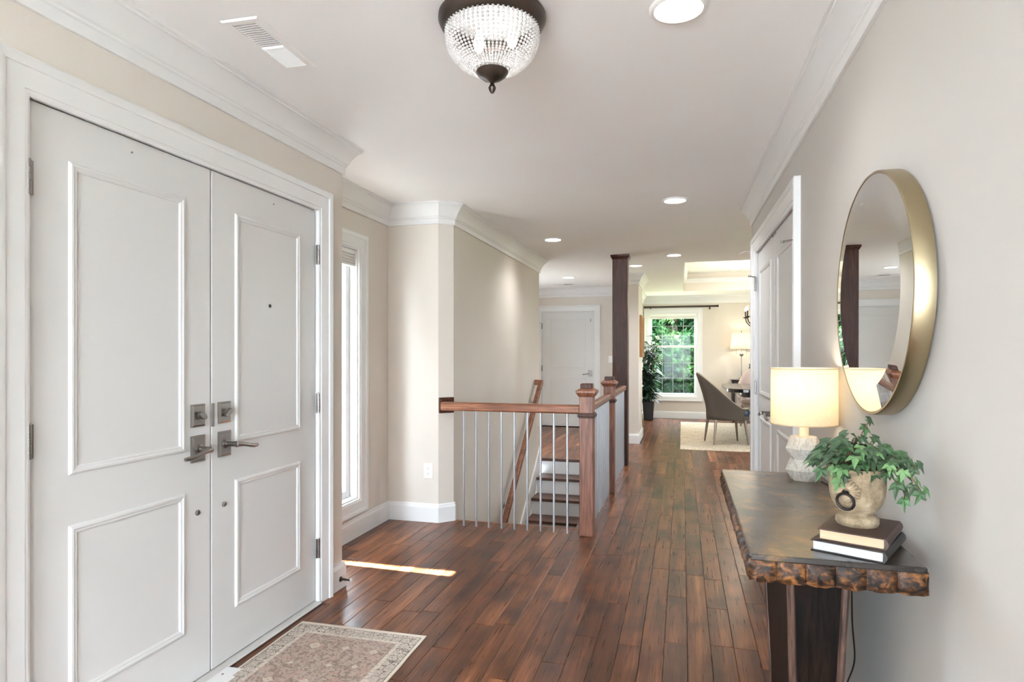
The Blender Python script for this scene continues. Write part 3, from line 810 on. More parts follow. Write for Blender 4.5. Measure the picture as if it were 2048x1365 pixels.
# threshold
loc, rz = at_wall('left', DOOR0 - YB)
o = MB().box(0, DOOR1 - DOOR0, -0.03, 0.07, 0, 0.011).build('trim_%d' % (NL + 4), plain('threshold_metal', srgb(205, 203, 200), 0.4, 0.2), loc=loc, rot=(0, 0, rz), bevel=0.004)
tag(o, 'pale metal threshold strip under the entry doors', None, None, 'structure')
pl = MB().box(0.30, 0.80, -0.115, 0.0, 0.0, 0.009).build('threshold_plate', M['trim'], o, bevel=0.003)
for (sx, sy) in ((0.74, -0.05), (0.62, -0.08), (0.50, -0.05), (0.38, -0.08)):
    MB().lathe([(0.005, 0), (0.005, 0.0012)], 10, (sx, sy, 0.009)).build('screw', M['nickel'], pl)
# far hall door
s0 = fdl + 3.2; s1 = fdr + 3.2
doorway('far', s0, s1, DH, NL + 5, 'white casing around the far hall door')
loc, rz = at_wall('far', s0); w = s1 - s0
d = leaf('door_3', 'closed white two-panel door at the end of the hall past the stairs', loc, rz, w, DH, [(0.15, w - 0.15, 1.02, 1.91), (0.15, w - 0.15, 0.2, 0.86)], sunk_prof)
for z in (1.78, 1.03, 0.28): hinge(d, 0.003, z, -0.004, pin=(-1 if z > 1.5 else False))
lever(d, w - 0.075, 0.95, -1, YD, (0.034, 0.05))
MB().box(w - 0.075, w - 0.06, YD - 0.006, YD, 1.85, 1.9).build('latch', M['nickel'], d)
# closet pair on the right wall (s runs towards the camera)
s0 = YRE - CL1; s1 = YRE - CL0; lw = (s1 - s0) / 2
doorway('right', s0, s1, DH, NL + 6, 'white casing around the closet double doors')
for k, (nm, lab) in enumerate((('door_4', 'white panelled closet door leaf beside the dining room opening'), ('door_5', 'white panelled closet door leaf beside the console table'))):
    loc, rz = at_wall('right', s0 + k * lw)
    d = leaf(nm, lab, loc, rz, lw, DH, [(0.13, lw - 0.13, 1.0, 1.89), (0.13, lw - 0.13, 0.2, 0.84)], pm_prof)
    hxp = 0.003 if k == 0 else lw - 0.003
    for z in (1.80, 1.04, 0.285): hinge(d, hxp, z, -0.004, pin=((1 if k == 0 else -1) if z > 1.5 else False))
    lx = lw - 0.065 if k == 0 else 0.065
    lever(d, lx, 0.92, -1 if k == 0 else 1, YD, (0.034, 0.05))
    MB().box(lx - 0.02 + (0.02 if k == 0 else -0.02), lx + 0.02 + (0.02 if k == 0 else -0.02), YD - 0.004, YD, DH - 0.022, DH - 0.008).build('ball_catch', M['nickel'], d)

# ------------------------------------------------------------------ windows
def casing_full(nm, s0, s1, z0, z1, k, label, stool=False):
    loc, rz = at_wall(nm, s0); w = s1 - s0
    mb = MB().frame(0, w, z0, z1, [(u * 0.92, h) for u, h in casing_prof])
    mb.box(-0.0, w, 0.0, 0.005, z0, z0 + 0.001)
    o = mb.build('window_%d' % k, M['trim'], loc=loc, rot=(0, 0, rz), smooth=True, ang=20); tag(o, label, None, None, 'structure')
    r = MB()
    t = 0.016
    r.box(0, t, 0, 0.12, z0, z1); r.box(w - t, w, 0, 0.12, z0, z1); r.box(t, w - t, 0, 0.12, z1 - t, z1); r.box(t, w - t, 0, 0.12, z0, z0 + t)
    r.build('window_reveal', M['trim'], o)
    return o, w
# dining double hung
wo, ww = casing_full('window', WX0 + 0.77, WX1 + 0.77, WZ0, WZ1, 1, 'white double-hung window with grilles looking onto green trees')
def sash(o, x0, x1, z0, z1, y, cols, rows, fw=0.045):
    mb = MB(); mb.box(x0, x0 + fw, y, y + 0.035, z0, z1); mb.box(x1 - fw, x1, y, y + 0.035, z0, z1); mb.box(x0 + fw, x1 - fw, y, y + 0.035, z1 - fw, z1); mb.box(x0 + fw, x1 - fw, y, y + 0.035, z0, z0 + fw)
    s = mb.build('sash', M['trim'], o, bevel=0.003)
    MB().box(x0 + fw - 0.004, x1 - fw + 0.004, y + 0.016, y + 0.020, z0 + fw - 0.004, z1 - fw + 0.004).build('pane', M['pane_glass'], s)
    gx0, gx1, gz0, gz1 = x0 + fw, x1 - fw, z0 + fw, z1 - fw
    for c in range(1, cols):
        xx = gx0 + (gx1 - gx0) * c / cols; MB().box(xx - 0.0045, xx + 0.0045, y + 0.009, y + 0.0155, gz0, gz1).build('muntin', M['muntin'], s)
    for c in range(1, rows):
        zz = gz0 + (gz1 - gz0) * c / rows; MB().box(gx0, gx1, y + 0.0085, y + 0.016, zz - 0.0045, zz + 0.0045).build('muntin', M['muntin'], s)
zm = CAMZ + (708 - 694) / FPX * 12.45
sash(wo, 0.016, ww - 0.016, zm - 0.02, WZ1 - 0.016, 0.065, 4, 3); sash(wo, 0.016, ww - 0.016, WZ0 + 0.016, zm + 0.025, 0.028, 4, 3)
b = thing('window_blind', 'raised pale blind at the top of the garden window', 'blind', *[at_wall('window', WX0 + 0.77)[0]])
b.rotation_euler = (0, 0, at_wall('window', 0)[1])
MB().box(0.02, ww - 0.02, 0.0, 0.026, WZ1 - 0.05, WZ1 - 0.018).build('headrail', M['white_plastic'], b, bevel=0.003)
for k in range(3): MB().box(0.022, ww - 0.022, 0.002, 0.024, WZ1 - 0.066 - k * 0.014, WZ1 - 0.054 - k * 0.014).build('slat', M['blind'], b)
MB().box(0.02, ww - 0.02, 0.0, 0.026, WZ1 - 0.112, WZ1 - 0.096).build('bottom_rail', M['blind'], b, bevel=0.003)
# sidelight
so, sw = casing_full('alcove', SL0 - YR, SL1 - YR, SZ0, SZ1, 2, 'tall narrow white sidelight window glowing with daylight beside the entry doors')
sash(so, 0.016, sw - 0.016, SZ0 + 0.016, SZ1 - 0.016, 0.06, 1, 1, 0.05)
loc, rz = at_wall('alcove', SL0 - YR)
b = thing('window_blind', 'raised white cellular shade stacked at the top of the sidelight', 'blind', loc, rz)
MB().box(0.018, sw - 0.018, 0.012, 0.05, SZ1 - 0.05, SZ1 - 0.018).build('headrail', M['white_plastic'], b, bevel=0.004)
for k in range(3): MB().box(0.02, sw - 0.02, 0.014, 0.048, SZ1 - 0.072 - k * 0.02, SZ1 - 0.053 - k * 0.02).build('pleat', M['blind'], b, bevel=0.004)
MB().box(0.018, sw - 0.018, 0.012, 0.05, SZ1 - 0.135, SZ1 - 0.114).build('bottom_rail', M['blind'], b, bevel=0.004)
# unseen windows added out of frame to bring in fill daylight
for nm, k, ops, lab in (('right', 7, opens['right'][1:], 'unseen window added for fill daylight in the side wall at the start of the hall'), ('back', 3, opens['back'], 'tall unseen window added for fill daylight in the wall behind the hall'), ('hall_side', 6, opens['hall_side'], 'unseen window added for fill daylight at the side of the far hall'), ('dining_right', 4, opens['dining_right'], '')):
    for j, op in enumerate(ops):
        o, w_ = casing_full(nm, op[0], op[1], op[2], op[3], k + j, lab or ('unseen window added for fill daylight in the side wall of the dining room, %s one' % ('garden-side', 'hall-side')[j]))
        sash(o, 0.016, w_ - 0.016, op[2] + 0.016, op[3] - 0.016, 0.06, 3, 3, 0.05)
# daylight portals (no light of their own, they only guide sampling)
def portal(nm, op):
    p, d, rz = wall_frame(nm)
    L = bpy.data.lights.new('daylight_portal', 'AREA'); L.shape = 'RECTANGLE'; L.size = op[1] - op[0]; L.size_y = op[3] - op[2]; L.cycles.is_portal = True
    o = bpy.data.objects.new('daylight_portal', L); COL.objects.link(o)
    loc, rz = at_wall(nm, (op[0] + op[1]) / 2, -0.15, (op[2] + op[3]) / 2)
    o.location = loc; n = Vector((d.y, -d.x, 0)); o.rotation_euler = n.to_track_quat('-Z', 'Y').to_euler()
for nm in ('alcove', 'window', 'back', 'dining_right', 'hall_side'):
    for op in opens[nm]: portal(nm, op)
portal('right', opens['right'][1])

# ------------------------------------------------------------------ ceiling fittings
def recessed(x, y, z, label, r=0.095, watt=0, spot=R(140), group='round recessed ceiling lights'):
    t = thing('recessed_light', label, 'ceiling light', (x, y, z), 0, group)
    MB().lathe([(r, 0.0), (r, -0.004), (r - 0.006, -0.009), (r * 0.84, -0.010), (r * 0.80, -0.006), (r * 0.77, -0.001), (r * 0.77, 0.0)], 40, cap=False).build('trim_ring', M['white_plastic'], t, smooth=True)
    MB().lathe([(0, -0.002), (r * 0.79, -0.002)], 40, cap=False).build('lens', M['lens'], t)
    if watt: light('recessed_lamp', 'SPOT', (0, 0, -0.03), watt, (0.98, 0.98, 1.0), t, 0.07, spot, 1.0)
    return t
for (px, py, lab, wt) in ((1357, 15, 'large recessed downlight over the console table', 9), (1350, 400, 'recessed downlight in the ceiling between console table and stair column', 20),
                      (1106, 479, 'recessed downlight over the stairwell', 16), (1348, 510, 'recessed downlight in the hall ceiling in front of the dining tray', 22),
                      (1271, 531, 'recessed downlight half hidden behind the top of the wood column', 26), (1138, 555, 'recessed downlight in front of the far hall door', 26)):
    q = on_z(px, py, CEIL); recessed(q.x, q.y, CEIL, lab, watt=wt)
q = on_z(1474, 537, TZ); recessed(q.x, q.y, TZ, 'recessed downlight inside the dining ceiling tray', watt=26)
for (x, y, lab) in ((-0.6, -0.3, 'unseen downlight added over the start of the hall'), (-0.6, -2.0, 'unseen downlight added before the back wall'), (2.9, 11.2, 'unseen downlight added inside the tray over the far end of the dining table'), (2.9, 9.0, 'unseen downlight added inside the tray near the front of the dining room')):  # unseen fill lamps, added to brighten the hall and dining room
    recessed(x, y, TZ if x > 0.5 else CEIL, lab, watt=30)

# flush mount light with bead strands
FL = (-0.625, 2.035, CEIL)
fl = thing('flush_ceiling_light', 'dark bronze flush ceiling light with a bowl of crystal bead strands', 'ceiling light', FL)
MB().lathe([(0.17, 0.0), (0.182, -0.004), (0.183, -0.018), (0.176, -0.034), (0.164, -0.046), (0.155, -0.049), (0.150, -0.044), (0.148, -0.01)], 64, cap=False).build('canopy_ring', M['bronze'], fl, smooth=True, ang=50)
MB().lathe([(0.0, -0.004), (0.149, -0.004)], 48, cap=False).build('reflector', M['white_plastic'], fl)
def bowl(t):                       # 0 top .. 1 bottom
    a = t * R(72)
    return 0.163 * math.cos(a) ** 0.92 * (1.0 + 0.05 * math.sin(t * PI)) * (0.95 + 0.05 * t), -0.042 - 0.158 * math.sin(a) ** 1.05
nb = 19
mb = MB()
L_ = 0.0; pts = [bowl(i / 200) for i in range(201)]
acc = [0.0]
for i in range(200): acc.append(acc[-1] + math.dist(pts[i], pts[i + 1]))
i = 0; s_ = 0.004
beads = []
while s_ < acc[-1] - 0.01:
    while acc[i] < s_: i += 1
    r_, z_ = pts[i]; rad = max(0.0026, min(0.0062, r_ * 0.040)); beads.append((r_, z_, rad)); s_ += rad * 1.9
bm = bmesh.new()
for (r_, z_, rad) in beads:
    bmesh.ops.create_icosphere(bm, subdivisions=1, radius=rad, matrix=Matrix.Translation((r_, 0, z_)))
me = bpy.data.meshes.new('bead_strand'); bm.to_mesh(me); bm.free()
for p in me.polygons: p.use_smooth = True
me.materials.append(M['crystal_bead'])
for k in range(60):
    o = bpy.data.objects.new('bead_strand', me); COL.objects.link(o); o.parent = fl; o.rotation_euler = (0, 0, 2 * PI * k / 60)
mb = MB().lathe([(0.0, -0.262), (0.005, -0.262), (0.011, -0.252), (0.013, -0.244), (0.008, -0.234), (0.006, -0.228), (0.010, -0.2255), (0.012, -0.223), (0.018, -0.221), (0.034, -0.214), (0.048, -0.203), (0.055, -0.192), (0.054, -0.188), (0.0, -0.186)], 36, cap=False)
mb.build('finial', M['bronze'], fl, smooth=True, ang=40)
light('flush_lamp', 'POINT', (0, 0, -0.105), 0.55, (1, 0.96, 0.92), fl, 0.045)
for a in range(3): MB().lathe([(0, -0.018), (0.014, -0.008), (0.02, 0.012), (0.016, 0.032), (0.009, 0.045), (0.009, 0.06)], 16, (0.07 * math.cos(a * 2.1 + .5), 0.07 * math.sin(a * 2.1 + .5), -0.085), cap=False).build('bulb', emis('frosted_bulb', (1, 0.96, 0.9, 1), 0.7), fl, smooth=True)

# air vents
def vent(name, label, c, ang, L, W, half_dark, z=CEIL, group='ceiling air vents'):
    t = thing(name, label, 'air vent', (c.x, c.y, z), ang, group)
    mb = MB(); fl_ = 0.028
    a, b = L / 2, W / 2
    mb.frame(-a + fl_, a - fl_, -b + fl_, b - fl_, [(0, -0.001), (0, 0.006), (fl_ - 0.006, 0.007), (fl_, 0.001)])
    fr = mb.build('frame', M['white_plastic'], t, rot=(R(90), 0, 0)); fr.rotation_euler = (R(-90), 0, 0); fr.location = (0, 0, 0)
    fr.rotation_euler = (R(90), 0, 0)
    MB().box(-a + fl_, a - fl_, -b + fl_, b - fl_, -0.0012, 0.0).build('duct_shade', M['ventgrey'], t)  # flat dark plate, the shade inside the vent is put into its colour
    n = 24; sp = (L - 2 * fl_) / n
    for k in range(n):
        x = -a + fl_ + (k + 0.5) * sp
        tilt = R(58) if (k < n / 2) == half_dark else R(-10)
        s = MB().box(-0.0062, 0.0062, -b + fl_, b - fl_, -0.0006, 0.0006)
        s.build('slat', M['white_plastic'], t, loc=(x, 0, -0.0035), rot=(0, tilt, 0))
    return t
vc = [on_z(px, py, CEIL) for px, py in ((443, 43), (510, 29), (632, 130), (570, 142))]
c = sum(vc, Vector()) / 4
dv = (vc[2] - vc[1] + vc[3] - vc[0]) / 2
wv = ((vc[1] - vc[0]).length + (vc[2] - vc[3]).length) / 2
vent('air_vent', 'white slatted ceiling air vent above the entry doors, half its louvres open dark', c, math.atan2(dv.y, dv.x), dv.length, wv, False)
c = on_z(1127, 569, CEIL)
vent('air_vent', 'small white ceiling air vent before the far hall door', c, 0, 0.36, 0.2, False)
c = on_z(1512, 505, CEIL)
vent('air_vent', 'ceiling air vent in front of the dining tray', c, 0.3, 0.36, 0.22, True)

# ------------------------------------------------------------------ small wall fittings
def outlet(loc, rz, label, switch=False):
    t = thing('light_switch' if switch else 'power_outlet', label, 'switch' if switch else 'outlet', loc, rz)
    MB().box(-0.036, 0.036, -0.006, 0, -0.058, 0.058).build('cover_plate', M['white_plastic'], t, bevel=0.003, seg=2)
    if switch: MB().box(-0.016, 0.016, -0.010, -0.005, -0.032, 0.032).build('rocker', M['white_plastic'], t, bevel=0.002)
    else:
        for dz in (-0.02, 0.02):
            s = MB().box(-0.017, 0.017, -0.008, -0.005, dz - 0.015, dz + 0.015).build('socket', M['white_plastic'], t, bevel=0.003)
            mb = MB(); mb.box(-0.0085, -0.0065, -0.0086, -0.0078, dz - 0.003, dz + 0.007); mb.box(0.0065, 0.0085, -0.0086, -0.0078, dz - 0.003, dz + 0.006); mb.lathe([(0.0028, 0), (0.0028, 0.0006)], 8, m=Matrix.Translation((0, -0.008, dz - 0.008)) @ Matrix.Rotation(PI / 2, 4, 'X'))
            mb.build('slot', M['dark'], s)
    return t
q = on_y(857, 942, YA); outlet((q.x, YA, q.z), 0, 'white power outlet low on the alcove wall beside the balustrade')
q = on_y(1221, 719, YF); outlet((q.x, YF, q.z), 0, 'white light switch on the wall between far hall door and column', True)
d_ = ray(1282.7, 812); t_ = -0.61 / d_.x; outlet((-0.61, d_.y * t_, CAMZ + d_.z * t_), PI / 2, 'white power outlet low on the side of the dining room pier')
# spring door stop on the return baseboard
ds = thing('door_stop', 'small dark metal door stop screwed into the baseboard by the entry doors', 'door stop', (XL + 0.016, 3.055, 0.055), 0)
mb = MB(); my = Matrix.Rotation(PI / 2, 4, 'Y')
mb.lathe([(0.014, 0), (0.014, 0.004), (0.006, 0.008), (0.005, 0.06), (0.0, 0.06)], 16, m=my); mb.build('stem', M['bronze'], ds, smooth=True)
MB().lathe([(0.008, 0.06), (0.009, 0.068), (0.0, 0.074)], 14, m=my).build('tip', plain('rubber_tip', srgb(190, 186, 180), 0.8), ds, smooth=True)

# ------------------------------------------------------------------ entry rug
def rug(name, label, mat, cx, cy, w, l, rz, th=0.009):
    nx, ny = 24, 48
    vs = []; fs = []
    for j in range(ny + 1):
        for i in range(nx + 1):
            x = -w / 2 + w * i / nx; y = -l / 2 + l * j / ny
            e = min(w / 2 - abs(x), l / 2 - abs(y))
            z = th + 0.0015 * mnoise.noise((x * 9, y * 9, 1)) if e > 0.004 else th * 0.55
            vs.append((x + 0.003 * mnoise.noise((y * 7, 3, 0)), y + 0.003 * mnoise.noise((x * 8, 8, 0)), z))
    for j in range(ny):
        for i in range(nx): fs.append((j * (nx + 1) + i, j * (nx + 1) + i + 1, (j + 1) * (nx + 1) + i + 1, (j + 1) * (nx + 1) + i))
    rim = [i for i in range(nx + 1)] + [(j) * (nx + 1) + nx for j in range(1, ny + 1)] + [ny * (nx + 1) + i for i in range(nx - 1, -1, -1)] + [j * (nx + 1) for j in range(ny - 1, 0, -1)]
    k = len(vs); vs += [(vs[i][0], vs[i][1], 0.0005) for i in rim]
    n = len(rim)
    fs += [(rim[i], k + i, k + (i + 1) % n, rim[(i + 1) % n]) for i in range(n)] + [tuple(range(k, k + n))]
    o = MB().add(vs, fs).build(name, mat, loc=(cx, cy, 0), rot=(0, 0, rz), smooth=True, ang=60)
    return tag(o, label, 'rug')
a_ = on_z(605, 1245, 0); b_ = on_z(853, 1275, 0)
rr = math.atan2(b_.y - a_.y, b_.x - a_.x); rw = (b_ - a_).length; mid = (a_ + b_) / 2
dirv = Vector((math.sin(rr), -math.cos(rr), 0))
rc = mid + dirv * 0.95
rug('entry_rug', 'faded beige and grey patterned runner rug before the entry doors', M['entry_rug'], rc.x, rc.y, rw, 1.9, rr)

# ------------------------------------------------------------------ console table
TT = 0.83
CX0, CX1, CY0, CY1 = 0.147, 0.512, 1.523, 2.624
ct = thing('console_table', 'dark tortoiseshell-edged console table on a pedestal against the warm white wall', 'console table', ((CX0 + CX1) / 2, (CY0 + CY1) / 2, 0))
def C(x, y): return x - (CX0 + CX1) / 2, y - (CY0 + CY1) / 2
a = (CX1 - CX0) / 2; b = (CY1 - CY0) / 2
MB().box(-a + 0.004, a - 0.004, -b + 0.004, b - 0.004, TT - 0.014, TT).build('top', M['console_top'], ct, bevel=0.003, seg=2)
MB().box(-a + 0.014, a - 0.014, -b + 0.014, b - 0.014, TT - 0.062, TT - 0.012).build('apron_core', M['dark'], ct)
def tile_mesh(w, h, t, seed, pw=4):
    n, m = 6, 5; vs = []; fs = []
    rg = random.Random(seed)
    for j in range(m + 1):
        for i in range(n + 1):
            u = i / n * 2 - 1; v = j / m * 2 - 1
            bul = (1 - u ** pw) * (1 - v ** 4)
            z = -h / 2 + h * j / m
            if j == 0: z += 0.004 * u * u + 0.0025 * mnoise.noise((u * 2, seed * 3.1, 0))
            y = -t * (0.35 + 0.65 * bul) + 0.003 * mnoise.noise((u * 2.5, v * 2.5, seed))
            vs.append((w / 2 * u * 0.985, y, z))
    for j in range(m):
        for i in range(n): fs.append((j * (n + 1) + i, j * (n + 1) + i + 1, (j + 1) * (n + 1) + i + 1, (j + 1) * (n + 1) + i))
    rim = [i for i in range(n + 1)] + [j * (n + 1) + n for j in range(1, m + 1)] + [m * (n + 1) + i for i in range(n - 1, -1, -1)] + [j * (n + 1) for j in range(m - 1, 0, -1)]
    k = len(vs); vs += [(vs[i][0], 0.002, vs[i][2]) for i in rim]; q = len(rim)
    fs += [(rim[i], k + i, k + (i + 1) % q, rim[(i + 1) % q]) for i in range(q)]
    me_o = MB().add(vs, fs).build('edge_tile', M['console_tile'], ct, smooth=True, ang=50)
    return me_o
th_ = 0.053; tw = 2 * a / 6
protos = [tile_mesh(tw, th_, 0.011, s, 12) for s in range(4)]
lw_ = 2 * b / 18
protos2 = [tile_mesh(lw_, th_, 0.018, s + 10) for s in range(4)]
used = set()
def put(pl, idx, loc, rz):
    o = pl[idx % 4]
    if (id(pl), idx % 4) in used: o = copypart(o, ct, loc, (0, 0, rz))
    else: used.add((id(pl), idx % 4)); o.location = loc; o.rotation_euler = (0, 0, rz)
zt = TT - 0.012 - th_ / 2
for k in range(6):
    put(protos, k * 3 + 1, (-a + tw * (k + 0.5), -b + 0.014, zt), 0)
    put(protos, k * 3, (-a + tw * (k + 0.5), b - 0.014, zt), PI)
for k in range(18):
    put(protos2, k * 3 + 1, (-a + 0.014, -b + lw_ * (k + 0.5), zt), -PI / 2)
# pedestal
px0, px1 = C(0.272, 0)[0], C(0.418, 0)[0]; py0, py1 = -0.28, 0.28
prof = [(0.0, 1.0, 1.04), (0.045, 0.98, 1.0), (0.06, 0.80, 0.90), (0.10, 0.70, 0.80), (0.25, 0.74, 0.82), (0.45, 0.86, 0.90), (0.70, 0.97, 0.98), (TT - 0.061, 1.0, 1.0)]
cxm = (px0 + px1) / 2; hw = (px1 - px0) / 2
vs = []; fs = []
for z, kx, ky in prof:
    vs += [(cxm - hw * kx, py0 * ky, z), (cxm + hw * kx, py0 * ky, z), (cxm + hw * kx, py1 * ky, z), (cxm - hw * kx, py1 * ky, z)]
for k in range(len(prof) - 1):
    fs += [(k * 4 + j, k * 4 + (j + 1) % 4, k * 4 + 4 + (j + 1) % 4, k * 4 + 4 + j) for j in range(4)]
fs += [(3, 2, 1, 0), tuple(range(4 * len(prof) - 4, 4 * len(prof)))]
MB().add(vs, fs).build('pedestal', M['console_leg'], ct, bevel=0.004)
mb = MB()
for (sx_, sy_) in ((-1, -1), (1, -1), (-1, 1), (1, 1)):
    ptsl = [(cxm + sx_ * (hw * kx - 0.004), (py1 if sy_ > 0 else py0) * ky - sy_ * 0.004, z) for z, kx, ky in prof if z > 0.05]
    MB().tube(ptsl, 0.011, 8).build('corner_post', wood('corner_post_wood', srgb(40, 27, 22), srgb(74, 53, 44), srgb(104, 80, 68), 2), ct, smooth=True)
MB().box(cxm - hw - 0.05, cxm + hw + 0.05, py0 - 0.06, py1 + 0.06, 0, 0.045).build('base_plinth', M['console_tile'], ct, bevel=0.01, seg=2)

# ------------------------------------------------------------------ mirror
MX = XR(1.985) - 0.001
mr = thing('wall_mirror', 'large round brass-framed mirror hung on the wall above the console table', 'mirror', (MX, 1.985, 1.458), math.atan2(-1, 0) - 0.010 * 0)
mr.rotation_euler = (0, 0, -PI / 2 + math.atan(0.010) * 0 - 0.0)
EA, EB, ED = 0.374, 0.340, 0.042
def ell(u, y, k, n=96, inset=0.0): return [((EA - inset) * k * math.cos(2 * PI * i / n), y, (EB - inset) * k * math.sin(2 * PI * i / n)) for i in range(n)]
def rings(rs, n=96):
    vs = [p for r in rs for p in r]; fs = []
    for k in range(len(rs) - 1):
        for i in range(n): fs.append((k * n + i, k * n + (i + 1) % n, (k + 1) * n + (i + 1) % n, (k + 1) * n + i))
    return vs, fs
# local: x along the wall, -y into the room
v_, f_ = rings([ell(0, -0.0, 1), ell(0, -ED, 1), ell(0, -ED - 0.003, 1, inset=0.002), ell(0, -ED - 0.003, 1, inset=0.007), ell(0, -ED - 0.001, 1, inset=0.0085)])
MB().add(v_, f_).build('frame', M['brass'], mr, smooth=True, ang=40)
yb = -ED - 0.002
inner = 0.79
v_, f_ = rings([ell(0, yb, 1, inset=0.0085), ell(0, yb - 0.0065, inner)])
g_ = MB().add(v_, f_).build('bevel', M['mirror'], mr, smooth=True)
v_ = ell(0, yb - 0.0065, inner)
MB().add(v_, [tuple(range(96))]).build('glass', M['mirror'], mr)
v_ = ell(0, -0.001, 1, inset=0.01)
MB().add(v_, [tuple(range(96))]).build('backing', M['dark'], mr)

# ------------------------------------------------------------------ table lamp on the console
LX, LY = 0.428, 2.485
tl = thing('table_lamp', 'lit table lamp with faceted whitewashed base and linen drum shade on the console', 'lamp', (LX, LY, TT), 0.25)
levels = [(0.000, 0.046, 0), (0.038, 0.0665, 1), (0.077, 0.046, 0), (0.116, 0.0665, 1), (0.158, 0.046, 0)]
NF = 7
vs = []; fs = []
for z, r_, h_ in levels:
    for i in range(NF):
        a_a = 2 * PI * (i + 0.5 * h_) / NF; vs.append((r_ * math.cos(a_a), r_ * math.sin(a_a), z))
for k in range(4):
    for i in range(NF):
        i2 = (i + 1) % NF; A, B, Cc, D = k * NF + i, k * NF + i2, (k + 1) * NF + i, (k + 1) * NF + i2
        if levels[k][2] == 0: fs += [(A, B, Cc), (B, D, Cc)]
        else: fs += [(A, D, Cc), (A, B, D)]
fs += [tuple(reversed(range(NF))), tuple(range(4 * NF, 5 * NF))]
MB().add(vs, fs).build('base', M['whitewashed'], tl)
MB().lathe([(0.017, 0.156), (0.017, 0.205), (0.012, 0.207), (0.012, 0.25), (0.0, 0.25)], 20).build('neck', plain('lamp_neck', srgb(226, 206, 170), 0.5), tl, smooth=True)
SR, S0, S1 = 0.1135, 0.203, 0.408
MB().lathe([(SR, S0), (SR - 0.002, S1), (SR - 0.0035, S1), (SR - 0.0015, S0), (SR, S0)], 56, cap=False).build('lamp_shade', M['linen_shade'], tl, smooth=True, ang=40)
mb = MB()
for zz in (S0 + 0.002, S1 - 0.002): mb.tube([(SR * math.cos(2 * PI * i / 48), SR * math.sin(2 * PI * i / 48), zz) for i in range(48)], 0.0022, 6, closed=True)
mb.build('shade_rim', plain('shade_binding', srgb(206, 186, 150), 0.7), tl, smooth=True)
MB().lathe([(0.0, 0.25), (0.012, 0.255), (0.026, 0.29), (0.028, 0.305), (0.018, 0.33), (0.0, 0.336)], 20, cap=False).build('bulb', emis('warm_bulb', (1, 0.85, 0.62, 1), 5), tl, smooth=True)
light('table_lamp_light', 'POINT', (0, 0, 0.345), 0.6, (1, 0.93, 0.80), tl, 0.03)
# power cord of the table lamp, kept as its own object
cd = [(0.05, -0.045, 0.004), (0.062, -0.09, 0.003), (0.075, -0.13, 0.003), (0.098, -0.15, 0.003), (0.118, -0.155, -0.02), (0.120, -0.16, -0.25), (0.112, -0.2, -0.42), (0.105, -0.26, -0.52), (0.10, -0.2, -0.62), (0.105, -0.1, -0.72), (0.11, -0.02, -0.80)]
cpts = []
for i in range(len(cd) - 1):
    for k in range(5):
        t_ = k / 5; p0 = Vector(cd[max(i - 1, 0)]); p1 = Vector(cd[i]); p2 = Vector(cd[i + 1]); p3 = Vector(cd[min(i + 2, len(cd) - 1)])
        cpts.append(0.5 * ((2 * p1) + (p2 - p0) * t_ + (2 * p0 - 5 * p1 + 4 * p2 - p3) * t_ ** 2 + (3 * p1 - p0 - 3 * p2 + p3) * t_ ** 3))
c_o = MB().tube(cpts, 0.0025, 6).build('lamp_cord', M['black'], loc=(LX, LY, TT), smooth=True); tag(c_o, 'thin black power cord of the table lamp hanging behind the console table', 'cord')

# ------------------------------------------------------------------ books
def book(label, loc, rz, w, l, t, cover, pages):
    """w along local x (fore edge to spine at +x), l along y"""
    o = thing('book', label, 'book', loc, rz)
    c = 0.0028
    MB().box(-w / 2, w / 2, -l / 2, l / 2, 0, c).build('back_cover', cover, o, bevel=0.0008)
    MB().box(-w / 2, w / 2, -l / 2, l / 2, t - c, t).build('front_cover', cover, o, bevel=0.0008)
    poly = [(w / 2 - 0.001, 0), (w / 2 + 0.004, t * 0.25), (w / 2 + 0.006, t * 0.5), (w / 2 + 0.004, t * 0.75), (w / 2 - 0.001, t), (w / 2 - 0.004, t - 0.0005), (w / 2 - 0.002, t * .5), (w / 2 - 0.004, 0.0005)]
    MB().prism(poly, -l / 2, l / 2, Matrix(((1, 0, 0, 0), (0, 0, 1, 0), (0, 1, 0, 0), (0, 0, 0, 1)))).build('spine', cover, o, smooth=True, ang=50)
    MB().box(-w / 2 + 0.005, w / 2 - 0.004, -l / 2 + 0.004, l / 2 - 0.004, c, t - c).build('page_block', pages, o)
    return o
p0 = on_z(1621, 1100, TT); p1 = on_z(1769, 1129, TT)
ba = math.atan2(p1.y - p0.y, p1.x - p0.x); bl = (p1 - p0).length
B1t, B2t = 0.025, 0.026
nrm = Vector((-math.sin(ba), math.cos(ba), 0))
bc = (p0 + p1) / 2 + nrm * 0.105
book('black hardback with white pages lying on the console under another book', (bc.x, bc.y, TT), ba, bl, 0.21, B1t, M['book2'], M['pages_white'])
bc2 = bc + nrm * 0.004 + Vector((math.cos(ba), math.sin(ba), 0)) * 0.003
book('brown hardback with cream pages under the stone ivy pot', (bc2.x, bc2.y, TT + B1t), ba + 0.03, bl - 0.012, 0.195, B2t, M['book1'], M['pages_cream'])

